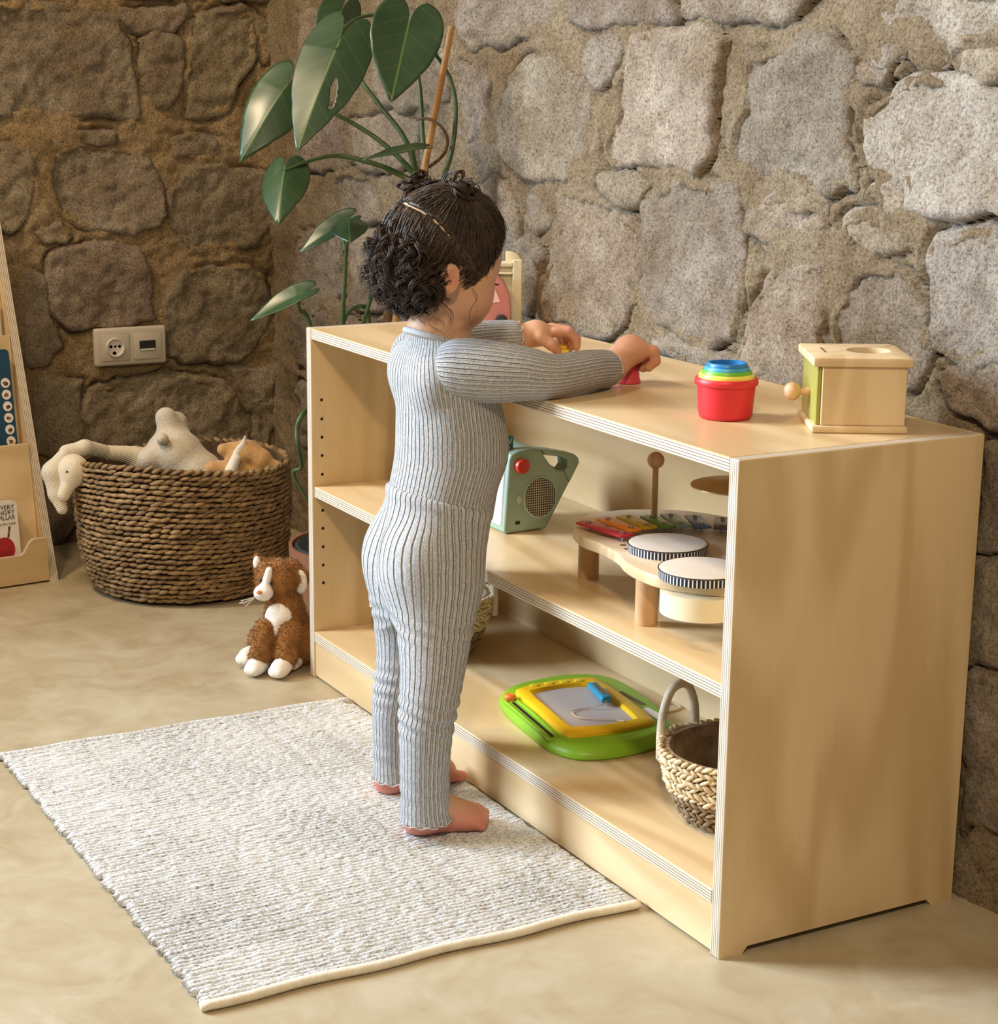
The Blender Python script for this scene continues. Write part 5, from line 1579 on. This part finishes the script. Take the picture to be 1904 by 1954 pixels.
# torso sections: z, cx, cy, half width x, half depth y
torso = [(.38, CX, -.072, .074, .062), (.425, CX, -.066, .080, .069), (.46, CX, -.060, .081, .070), (.50, CX, -.049, .084, .073), (.54, CX, -.049, .084, .071), (.58, CX, -.054, .082, .065), (.615, CX, -.060, .080, .059), (.640, CX, -.064, .072, .052), (.660, CX, -.068, .056, .042), (.676, CX, -.070, .042, .038)]
hips = [(.270, CX, -.090, .060, .040), (.30, CX, -.089, .076, .058), (.325, CX, -.088, .083, .068), (.355, CX, -.086, .086, .073), (.385, CX, -.080, .086, .075), (.42, CX, -.071, .083, .072), (.452, CX, -.064, .0825, .0715), (.490, CX, -.056, .084, .074)]
legR = [(.018, .698, -.128, .0370, .0385), (.028, .698, -.129, .0345, .0355), (.05, .697, -.130, .0325, .0335), (.08, .696, -.130, .0325, .0335), (.12, .694, -.128, .0345, .035), (.155, .690, -.124, .0375, .038), (.185, .686, -.118, .0400, .041), (.22, .679, -.110, .0430, .044), (.26, .668, -.101, .0460, .0495), (.30, .659, -.094, .0480, .055), (.34, .652, -.088, .045, .057), (.37, .648, -.086, .036, .050), (.40, .643, -.084, .02, .03)]
legL = [(.018, .541, -.094, .0370, .0385), (.028, .541, -.095, .0345, .0355), (.05, .541, -.097, .0325, .0335), (.08, .542, -.098, .0325, .0335), (.12, .544, -.098, .0345, .035), (.155, .547, -.094, .0375, .038), (.19, .551, -.088, .0400, .041), (.22, .554, -.086, .0430, .044), (.26, .559, -.087, .0460, .0495), (.30, .565, -.089, .0480, .055), (.34, .572, -.088, .045, .057), (.37, .576, -.086, .036, .050), (.40, .581, -.084, .02, .03)]
torso, hips, legR, legL = mvs(torso), mvs(hips), mvs(legR), mvs(legL)
CX = 0.645
shR, elR, wrR = np.array((.711, -.078, .634)), np.array((.768, .012, .6280)), np.array((.722, .138, .6250))
shL, elL, wrL = np.array((.579, -.078, .634)), np.array((.492, .005, .634)), np.array((.487, .122, .636))
HC = np.array((CX, -.078, .790)); HR = np.array((.066, .080, .077))
from mathutils import Quaternion, Euler
hrot = Euler((R(-14), 0, 0)).to_quaternion()

# ---- skin: one continuous body
B = Field((.44, -.195, .004), (.81, .235, .885), .0021)
shrink = lambda S, d: [(z, x, y, a - d, b - d) for z, x, y, a, b in S]
B.op(ell(HC, HR, hrot))
hd = lambda x, y, z: HC + np.array((x, y, z))
B.op(ell(hd(0, .020, -.058), (.052, .042, .050)), .03)
for s in (-1, 1):
    B.op(ell(hd(s * .031, .022, -.071), (.025, .026, .025)), .016)
B.op(ell(hd(0, .040, -.092), (.018, .016, .014)), .016)
B.op(cap(hd(0, .054, -.034), hd(0, .0635, -.052), .0055, .0075), .010)
B.op(ell(hd(0, .055, -.074), (.013, .009, .005)), .006)
for s in (-1, 1):
    ec = hd(s * .0640, -.024, -.035)
    eq = Euler((R(-10), 0, s * R(-24))).to_quaternion()
    B.op(ell(ec + (s * .004, -.004, 0), (.0062, .0140, .0205), eq), .005)
    B.op(ell(ec + (s * .0105, .001, .002), (.0042, .0080, .0125), eq), .003, 'sub')
    B.op(ell(ec + (s * .0085, .0005, -.002), (.0028, .0035, .0060), eq), .003)
    B.op(ell(hd(s * .028, .060, -.045), (.0115, .006, .0065)), .008, 'sub')
    B.op(ell(hd(s * .028, .0475, -.046), (.0115, .0100, .0090)), .003)
B.op(cap(hd(0, -.012, -.050), (CX, -.086, .645), .0360, .0385), .02)
B.op(loft(shrink(torso, .007)), .02)
B.op(loft(shrink(hips[:-1], .009)), .02)
B.op(loft(shrink(legR, .009)), .01)
B.op(loft(shrink(legL, .009)), .01)
for s, e, w in ((shR, elR, wrR), (shL, elL, wrL)):
    B.op(cap(s, e, .028, .022), .015); B.op(cap(e, w, .021, .0172), .012)


def chain(pts, r0, r1, k=.004):
    n = len(pts) - 1
    for i in range(n):
        B.op(cap(pts[i], pts[i + 1], r0 + (r1 - r0) * i / n, r0 + (r1 - r0) * (i + 1) / n), k)


# right hand, closed over the coral cup
pc = np.array((.716, .170, .648))
B.op(cap(wrR, pc, .0178, .0195), .010)
B.op(ell((.717, .174, .6475), (.0255, .0215, .0165), Euler((R(-12), 0, R(12))).to_quaternion()), .010)
for i, (dx, L) in enumerate(((.0195, .90), (.0072, 1.0), (-.0055, 1.03), (-.0175, .95))):
    a = np.array((.714 + dx, .182, .650))
    fan = dx * .28
    b = a + np.array((fan, .0125, -.0030)) * L; c = b + np.array((fan * .2 - .001, .0040, -.0150)) * L; d = c + np.array((-fan * .7 - .002, -.0085, -.0105)) * L
    chain([a, b, c, d], .0079, .0062, .0035)
chain([(.698, .160, .644), (.683, .168, .634), (.680, .178, .622)], .0098, .0068)
# left hand, arched over the yellow block
B.op(cap(wrL, (.494, .150, .643), .0175, .0190), .010)
B.op(ell((.496, .154, .6435), (.0245, .0215, .0155), Euler((R(-8), 0, R(-14))).to_quaternion()), .010)
for i, (dx, L) in enumerate(((.017, 1.0), (.0055, 1.05), (-.006, 1.0), (-.0165, .88))):
    a = np.array((.499 + dx, .170, .647))
    b = a + np.array((.005 + dx * .25, .0175, .001)) * L; c = b + np.array((.003, .0110, -.0120)) * L; d = c + np.array((0, .0010, -.0115)) * L
    chain([a, b, c, d], .0078, .0060, .0035)
chain([(.514, .146, .640), (.524, .160, .630), (.519, .172, .620)], .0098, .0068)
# feet
for (hx, hy), (tx, ty), ank, s in (((.7185, -.1500), (.7365, -.0780), (.7300, -.1460), 1), ((.5660, -.1215), (.5650, -.0360), (.5740, -.1130), -1)):
    h = np.array((hx, hy, ZF + .0205)); t = np.array((tx, ty, ZF + .0145)); dirv = np.array((tx - hx, ty - hy, 0)); dirv /= np.linalg.norm(dirv); sd_ = np.array((dirv[1], -dirv[0], 0))
    B.op(ell(h, (.0215, .0215, .0225)), .01)
    B.op(cap(np.array((*ank, .085)), np.array((*ank, .042)), .025, .024), .014)
    B.op(cap(np.array((*ank, .046)) + dirv * .012, t + dirv * .004 + (0, 0, .003), .0240, .0150), .014)
    B.op(cap(h + (0, 0, -.005), t + sd_ * .0135 + (0, 0, -.001), .0175, .0135), .012)
    B.op(cap(h + (0, 0, -.005), t - sd_ * .0135 + (0, 0, -.001), .0175, .0135), .012)
    for k in range(5):      # big toe on the inner side
        off = (-.0205 + k * .0106) * s
        L = (.0190, .0200, .0190, .0170, .0140)[k]; r = (.0082, .0061, .0059, .0056, .0053)[k]
        base = t + sd_ * off * 1.0 + dirv * (.002 - .0020 * k)
        B.op(cap(base + (0, 0, -.001), base + dirv * L + (0, 0, -.0075 + (r - .006)), r * 1.1, r), .0018)
B.op(plane((0, 0, -1), (0, 0, ZF), (.43, -.22, .0), (.85, .25, .05)), .002, 'cut')


def flush(V):
    f = np.zeros(len(V))
    f = np.maximum(f, np.clip((.055 - V[:, 2]) / .03, 0, 1) * .85)
    f = np.maximum(f, np.clip((V[:, 1] - .13) / .06, 0, 1) * .35)
    for c in ((CX + .050, -.03, .712), (CX - .050, -.03, .712)):
        f = np.maximum(f, .4 * np.exp(-((V - np.array(c)) ** 2).sum(1) / .02 ** 2))
    f = np.maximum(f, .5 * np.exp(-((V - np.array((CX + .072, -.104, .756))) ** 2).sum(1) / .016 ** 2))
    return f


body = B.obj('body', 'skin', kid, 1, CO, {'flush': flush, 'scalp': lambda V: np.clip((V[:, 2] - HC[2] - .0) / .02, 0, 1)})

# ---- leggings
Pf = Field((.51, -.215, .02), (.79, .02, .485), .0026)
Pf.op(loft(legR)); Pf.op(loft(legL)); Pf.op(loft(hips), .030)
for sg in (-1, 1):
    Pf.op(ell((CX + sg * .040, -.124, .376), (.040, .048, .052)), .028)
# waistband: sits high at the back, low under the belly
WN = np.array((0, .27, 1.0)) / math.hypot(.27, 1); WP = np.array((CX, -.082, .4545))
wd_ = (Pf.ax[1][None, :, None] - WP[1]) * WN[1] + (Pf.ax[2][None, None, :] - WP[2]) * WN[2]
Pf.D -= (.0022 * np.exp(-((wd_ + .007) / .008) ** 4)).astype(np.float32)
Pf.op(plane(WN, WP, (.4, -.3, .38), (.9, .2, .52)), .002, 'cut')
# crumples behind and before the knees and at the ankles
zz = Pf.ax[2][None, None, :]; yy = Pf.ax[1][None, :, None]; xx = Pf.ax[0][:, None, None]
for zc, wd, per, amp in ((.178, .030, .019, .0022), (.290, .022, .020, .0016), (.075, .03, .024, .0010)):
    Pf.D -= (amp * np.exp(-((zz - zc) / wd) ** 2) * np.sin(6.283 * (zz + .25 * (yy + .13) + .15 * (xx - CX) * np.sign(xx - CX)) / per)).astype(np.float32) * np.exp(-(Pf.D / .02) ** 2)


def leg_axis(z, S):
    S = np.asarray(S); return np.interp(z, S[:, 0], S[:, 1]), np.interp(z, S[:, 0], S[:, 2])


def rib_legs(V):
    out = np.zeros((len(V), 3)); z = V[:, 2]
    for S, m in ((legR, V[:, 0] > CX), (legL, V[:, 0] <= CX)):
        cx, cy = leg_axis(z, S)
        out[m, 0] = (V[:, 0] - cx)[m]; out[m, 1] = (V[:, 1] - cy)[m]
    out[:, 2] = 34
    return out


leggings = Pf.obj('leggings', 'knit', kid, 1, CO, {'rib': rib_legs})
leggings['label'] = 'grey ribbed knit leggings'
for S in (legR, legL):
    n = 120; a = np.linspace(0, 2 * math.pi, n, endpoint=False)
    r = .0376 + .0010 * np.sin(13 * a)
    P = np.stack([S[0][1] + r * np.cos(a), S[0][2] + r * np.sin(a) * 1.03, S[0][0] + .0005 + .0018 * np.sin(13 * a + .6) + .010 * np.clip(np.sin(a - .2), 0, 1)], 1)
    Bag().tube(P - np.array(CO), .0008, 6, True).obj('hem_trim', 'knit_trim', leggings)

# ---- shirt
Sf = Field((.53, -.185, .40), (.765, .045, .70), .0026)
Sf.op(loft([(z, x, y, a + .0012, b + .0012) for z, x, y, a, b in torso]))
for sg in (-1, 1):
    Sf.op(ell((CX + sg * .052, -.081, .630), (.036, .041, .033)), .02)
    Sf.op(ell((CX + sg * .036, -.116, .620), (.030, .021, .034)), .02)
Sf.op(plane(-WN, WP - WN * .012, (.4, -.3, .3), (.9, .2, .52)), 0, 'cut')
Sf.op(plane((0, .30, 1), (CX, -.086, .668), (.4, -.3, .6), (.9, .2, .75)), .002, 'cut')


def rib_torso(V):
    T = np.asarray(torso); cy = np.interp(V[:, 2], T[:, 0], T[:, 2])
    return np.stack([(V[:, 0] - CX) * .8, V[:, 1] - cy, np.full(len(V), 74.0)], 1)


shirt = Sf.obj('shirt', 'knit', kid, 1, CO, {'rib': rib_torso})
shirt['label'] = 'grey ribbed knit long-sleeved top'
n = 80; a = np.linspace(0, 2 * math.pi, n, endpoint=False)
P = np.stack([CX + .0440 * np.cos(a), -.0875 + .0415 * np.sin(a), .6690 - .0125 * np.sin(a)], 1)
Bag().tube(P - np.array(CO), .0045, 8, True).obj('neck_band', 'knit_band', shirt)


def sleeve(pts, rad, s):
    lo = np.min(pts, 0) - .06; hi = np.max(pts, 0) + .06
    f = Field(lo, hi, .0024)
    A = spline(np.hstack([np.array(pts), np.array(rad)[:, None]]), 26)
    for i in range(25):
        f.op(cap(A[i, :3], A[i + 1, :3], A[i, 3], A[i + 1, 3]), .006)
    t = A[-1, :3] - A[-2, :3]; t /= np.linalg.norm(t)
    f.op(plane(t, A[-1, :3], lo, hi), 0, 'cut')
    f.op(plane((-s * .55, -.78, -.10), A[0, :3] + np.array((-s * .004, -.028, 0)), lo, hi), 0, 'cut')
    f.op(plane((0, 0, -1), (0, 0, .6008), lo, np.array((hi[0], hi[1], .62))), .003, 'cut') if False else None
    AX = spline(np.array(pts), 80); TT = np.gradient(AX, axis=0); TT /= np.linalg.norm(TT, axis=1)[:, None]

    def rib(V):
        d = ((V[:, None, :] - AX[None]) ** 2).sum(2); i = d.argmin(1)
        o = V - AX[i]; t = TT[i]; up = np.array([0, 0, 1.0]); e1 = up - t * t[:, 2:3]; e1 /= np.linalg.norm(e1, axis=1)[:, None]; e2 = np.cross(t, e1)
        return np.stack([(o * e1).sum(1), (o * e2).sum(1), np.full(len(V), 38.0)], 1)
    o = f.obj('sleeve', 'knit', shirt, 1, CO, {'rib': rib})
    # lettuce edge at the cuff
    n = 90; a = np.linspace(0, 2 * math.pi, n, endpoint=False)
    up = np.array([0, 0, 1.0]); e1 = up - t * t[2]; e1 /= np.linalg.norm(e1); e2 = np.cross(t, e1)
    r = rad[-1] + .0008 + .0010 * np.sin(9 * a)
    P = A[-1, :3] + (r * np.cos(a))[:, None] * e1 + (r * np.sin(a))[:, None] * e2 + (.0016 * np.sin(9 * a + 1))[:, None] * t
    Bag().tube(P - np.array(CO), .0010, 6, True).obj('cuff_trim', 'knit_trim', o)
    return o


sleeve([shR + (-.008, -.008, .002), (.732, -.050, .634), (.758, -.016, .633), elR + (0, 0, .0010), (.756, .070, .631), (.738, .102, .6280), wrR + (.004, -.011, .0005)], [.0395, .0385, .0325, .0272, .0252, .0240, .0236], 1)
sleeve([shL + (.008, -.008, .002), (.555, -.050, .634), (.515, -.020, .635), elL, (.480, .06, .635), (.482, .10, .636), wrL + (0, .002, 0)], [.0395, .038, .033, .029, .0272, .0252, .0238], -1)

# ---- eyes
for s in (-1, 1):
    V, F = ellip_arrays((0, 0, 0), (.0098,) * 3, 16, 12)
    e = from_arrays('eye', V, F, 'eyewhite', kid); e.location = hd(s * .028, .0485, -.0462) - np.array(CO)
    V, F = ellip_arrays((0, .0072, -.0035), (.0050, .0030, .0050), 12, 8); from_arrays('iris', V, F, 'bead', e)
    lb = Bag()
    for k in range(11):
        a = (k / 10 - .5) * 1.9
        p = np.array((.0102 * math.sin(a), .0102 * math.cos(a) * .85, -.0002))
        q = p + np.array((.0050 * math.sin(a), .0062 * math.cos(a), -.0035)); q2 = q + np.array((.0018 * math.sin(a), .0020 * math.cos(a), .0008))
        lb.tube([p, (p + q) / 2 + (0, 0, -.001), q, q2], [.00055, .0005, .0004, .00015], 4)
    lb.tube([(.0106 * math.sin(a), .0106 * math.cos(a) * .85, .0) for a in np.linspace(-1.0, 1.0, 10)], .0009, 5)
    lb.obj('eyelash', 'hair', e)
    br = Bag().tube(spline([(-.011, .004, .0175), (-.002, .0095, .0205), (.009, .0055, .0185)], 10), np.linspace(.0012, .0016, 10), 5).obj('eyebrow', 'hair', e)

# ---- hair
PN = np.array((0, .77, .64))          # parting plane: front tufts / loose curls behind
part = lambda q: q @ PN + .008
HLY = [-.11, -.055, -.042, -.024, -.008, .004, .016, .030, .048, .068, .095]
HLZ = [-.076, -.074, -.055, -.020, -.018, -.034, -.044, -.036, -.012, .010, .026]
hh = .0024
Hf = Field(HC - .11, HC + .11, hh)
Hf.op(ell(HC, HR + np.array((.0050, .0050, .0045)), hrot))


def hairline(X, Y, Z):
    y = (Y - HC[1]).ravel(); lim = np.interp(y, HLY, HLZ).astype(np.float32).reshape(Y.shape)
    return (lim - (Z - HC[2]) + 0 * X) * .75


Hf.op((hairline, HC - .11, HC + .11), .003, 'cut')
gl, gh = HC - .11, HC + .11
slab = (lambda X, Y, Z: np.abs((Y - HC[1]) * PN[1] + (Z - HC[2]) * PN[2] + .008 + .0016 * np.sin((X - HC[0]) * 95) + .0007 * np.sin((Z - HC[2]) * 900 + (Y - HC[1]) * 300)) - np.clip(.0008 + (Z - HC[2]) * .020, .0003, .0021) + 0 * (X + Y + Z), gl, gh)
Hf.op(slab, .0015, 'sub')
mid = (lambda X, Y, Z: np.maximum(np.abs(X - HC[0] + .001 * np.sin((Y - HC[1]) * 150)) - .0014, -((Y - HC[1]) * PN[1] + (Z - HC[2]) * PN[2] + .008)) + 0 * (X + Y + Z), gl, gh)
Hf.op(mid, .0015, 'sub')
hair = Hf.obj('hair', 'hair', kid, 1, CO)
hair['label'] = 'dark brown curly hair with two small top buns and a zigzag parting'
HM = np.array(hrot.to_matrix())
hr = np.random.default_rng(12)


def surf(d, off):
    """point on the scalp in direction d (world axes)"""
    q = HM.T @ d; t = 1 / np.sqrt(((q / (HR + off)) ** 2).sum()); return HC + d * t


def ok_hair(p, m=0.0):
    q = p - HC
    return q[2] > np.interp(q[1], HLY, HLZ) + m


bunR = np.array((.040, .004, .075)); bunL = np.array((-.032, -.024, .080))
strands = Bag()
cnt = 0
while cnt < 1300:
    d = hr.normal(0, 1, 3); d /= np.linalg.norm(d); p = surf(d, .005)
    if not ok_hair(p) or part(p - HC) < .0060: continue
    if abs(p[0] - HC[0]) < .003: continue
    bd_ = bunR if p[0] > HC[0] else bunL
    bd_ = bd_ / np.linalg.norm(bd_)
    L = hr.uniform(.5, 1.0); m = 8; path = []
    o1 = hr.uniform(.0045, .0072)
    for k in range(m):
        u = k / (m - 1) * L; v = d * (1 - u) + bd_ * u; v /= np.linalg.norm(v)
        path.append(surf(v, o1 + .003 * math.sin(math.pi * u) + (.004 * max(0, u - .7) / .3)) + hr.normal(0, .0003, 3))
    strands.tube(np.array(path) - np.array(CO), np.array([.0002] + [.00075] * (m - 2) + [.0003]), 3)
    cnt += 1
cnt = 0
while cnt < 900:
    d = hr.normal(0, 1, 3); d /= np.linalg.norm(d); p = surf(d, .005)
    pp = part(p - HC)
    if not ok_hair(p, .004) or pp > -.0060: continue
    tgt = d + np.array((.15 * np.sign(d[0]), -.75, -1.0)) * .75; tgt /= np.linalg.norm(tgt)
    L = hr.uniform(.35, .8); m = 8; path = []; o1 = hr.uniform(.0045, .008)
    for k in range(m):
        u = k / (m - 1) * L; v = d * (1 - u) + tgt * u; v /= np.linalg.norm(v)
        path.append(surf(v, o1 + .002 * math.sin(3 * u)) + hr.normal(0, .0004, 3))
    strands.tube(np.array(path) - np.array(CO), np.array([.0002] + [.0008] * (m - 2) + [.0003]), 3)
    cnt += 1
# roots along the parting, combed away to either side
cnt = 0
while cnt < 520:
    d = hr.normal(0, 1, 3); d /= np.linalg.norm(d); p = surf(d, .004); q = p - HC
    sgn = 1 if cnt % 2 else -1
    pv_ = part(q) + .0016 * math.sin(q[0] * 95)
    if not ok_hair(p, .004) or not (.0006 < sgn * pv_ < .0036): continue
    bd_ = (bunR if p[0] > HC[0] else bunL) if sgn > 0 else d + np.array((.1 * np.sign(d[0]), -.75, -1.0)) * .75
    bd_ = bd_ / np.linalg.norm(bd_); L = hr.uniform(.25, .6); path = []; o1 = hr.uniform(.0050, .0066)
    for k in range(8):
        u = k / 7 * L; v = d * (1 - u) + bd_ * u; v /= np.linalg.norm(v)
        path.append(surf(v, (.0015 if k == 0 else o1 + .0012 * math.sin(3 * u))) + hr.normal(0, .0003, 3))
    strands.tube(np.array(path) - np.array(CO), np.array([.0003] + [.0007] * 6 + [.0002]), 3); cnt += 1
# soft short hair at the temple
for k in range(160):
    y = hr.uniform(.0, .07); z = np.interp(y, HLY, HLZ) + hr.uniform(-.007, .004)
    for sx in (1, -1):
        xx_ = HR[0] * math.sqrt(max(.02, 1 - (y / HR[1]) ** 2 - (z / HR[2]) ** 2)); d = np.array((sx * xx_, y, z)); d /= np.linalg.norm(d)
        t_ = d + np.array((sx * .25, -.35, .55)) * hr.uniform(.15, .32); t_ /= np.linalg.norm(t_)
        path = [surf(d * (1 - u) + t_ * u if True else d, .0012 + .0045 * u) for u in np.linspace(0, 1, 5)]
        path = [surf((d * (1 - u) + t_ * u) / np.linalg.norm(d * (1 - u) + t_ * u), .0012 + .0045 * u) for u in np.linspace(0, 1, 5)]
        strands.tube(np.array(path) - np.array(CO), np.array([.00012, .0003, .0005, .0005, .0003]), 3)
so = strands.obj('combed_strands', 'hair', hair); so['kind'] = 'stuff'


def helix(p0, ax, L, rad, turns, r0, sides=4, m=26, grow=.3):
    ax = ax / np.linalg.norm(ax); s = np.cross(ax, hr.normal(0, 1, 3)); s /= np.linalg.norm(s); b = np.cross(ax, s)
    u = np.linspace(0, 1, m); ph = hr.uniform(0, 6.28)
    R_ = rad * (grow + (1 - grow) * np.minimum(1, u * 2.5))
    sag = np.outer(u * u, np.array((0, 0, -1.0))) * L * .35
    P = p0 + np.outer(u * L, ax) + (R_ * np.cos(turns * 6.283 * u + ph))[:, None] * s + (R_ * np.sin(turns * 6.283 * u + ph))[:, None] * b + sag - R_[0] * (math.cos(ph) * s + math.sin(ph) * b)
    return P, np.interp(u, [0, .1, .75, 1], [r0 * .6, r0, r0, r0 * .3])


def lock(p0, ax, L, rad, turns, n, r0, m=24, spread=.0013):
    """a ringlet: several fine strands winding together"""
    ax = ax / np.linalg.norm(ax); s = np.cross(ax, hr.normal(0, 1, 3)); s /= np.linalg.norm(s); b = np.cross(ax, s)
    u = np.linspace(0, 1, m); ph0 = hr.uniform(0, 6.28); sg = hr.choice([-1, 1])
    sag = np.outer(u * u, np.array((0, 0, -1.0))) * L * .30
    for k in range(n):
        ph = ph0 + hr.normal(0, .22); rr = rad * (1 + hr.normal(0, .12)) * (.35 + .65 * np.minimum(1, u * 2.2)); tw = turns * (1 + hr.normal(0, .05))
        P = p0 + hr.normal(0, spread, 3) + np.outer(u * L * hr.uniform(.85, 1.08), ax) + (rr * np.cos(sg * tw * 6.283 * u + ph))[:, None] * s + (rr * np.sin(sg * tw * 6.283 * u + ph))[:, None] * b + sag - rr[0] * (math.cos(ph) * s + math.sin(ph) * b)
        curls.tube(P - np.array(CO), np.interp(u, [0, .1, .8, 1], [r0 * .7, r0, r0, r0 * .25]), 3)


curls = Bag(); cnt = 0
while cnt < 330:
    d = hr.normal(0, 1, 3); d /= np.linalg.norm(d); p = surf(d, .004)
    q = p - HC
    if not ok_hair(p, -.003) or part(q) > -.024 + hr.uniform(-.014, .006): continue
    if q[1] > -.026 + hr.uniform(-.01, .006) and q[2] < .01: continue
    if q[1] > -.004: continue
    ax = d * hr.uniform(.10, .40) + np.array((0, -.10, -.85)) + hr.normal(0, .18, 3)
    low = np.clip((-q[2] + .01) / .07, 0, 1)
    lock(p + d * .003, ax, hr.uniform(.030, .046) * (1 - .48 * low), hr.uniform(.0045, .0080), hr.uniform(1.3, 2.2), 9, hr.uniform(.0005, .0008)); cnt += 1
for y, z, L in ((-.046, -.058, .035), (-.038, -.052, .042), (-.052, -.066, .03), (-.034, -.060, .036), (.004, -.046, .040), (-.060, -.070, .02)):      # wisps at the nape and by the ear
    dd = np.array((.85, y * 9, z * 6)); dd /= np.linalg.norm(dd)
    p = surf(dd, .003); p = np.array((p[0], HC[1] + y, HC[2] + z))
    P, r = helix(p, np.array((.10, .22, -1.0)) + hr.normal(0, .10, 3), L, hr.uniform(.004, .008), hr.uniform(.9, 1.5), .00042, 4, 30)
    curls.tube(P - np.array(CO), r, 4)
co_ = curls.obj('curls', 'hair', hair); co_['kind'] = 'stuff'
for bd_ in (bunR, bunL):
    bag = Bag(); d = bd_ / np.linalg.norm(bd_); c = surf(d, .005) + d * .007
    for k in range(30):
        e = hr.normal(0, 1, 3); e -= d * e.dot(d) * .3; e /= np.linalg.norm(e); f_ = np.cross(e, d + hr.normal(0, .4, 3)); f_ /= np.linalg.norm(f_)
        rr = hr.uniform(.006, .0145); a0 = hr.uniform(0, 6); a1 = hr.uniform(3.2, 6.2); base = c + hr.normal(0, .0055, 3) + np.array((0, .006, -.004)) * hr.uniform(-1, 1.5)
        for j in range(8):
            aa = np.linspace(0, a1 * hr.uniform(.85, 1.1), 16) + a0 + hr.normal(0, .12); r2 = rr * (1 + hr.normal(0, .08))
            P = base + hr.normal(0, .0011, 3) + (r2 * np.cos(aa))[:, None] * e + (r2 * np.sin(aa))[:, None] * f_ + np.outer(np.linspace(-.003, .006, 16), d)
            bag.tube(P - np.array(CO), np.interp(np.linspace(0, 1, 16), [0, .2, .8, 1], [.0004, .0009, .0008, .0002]), 4)
    bag.tube([c - d * .007 - np.array(CO), c + d * .004 - np.array(CO)], [.011, .009], 10)
    bag.obj('hair_bun', 'hair', hair)
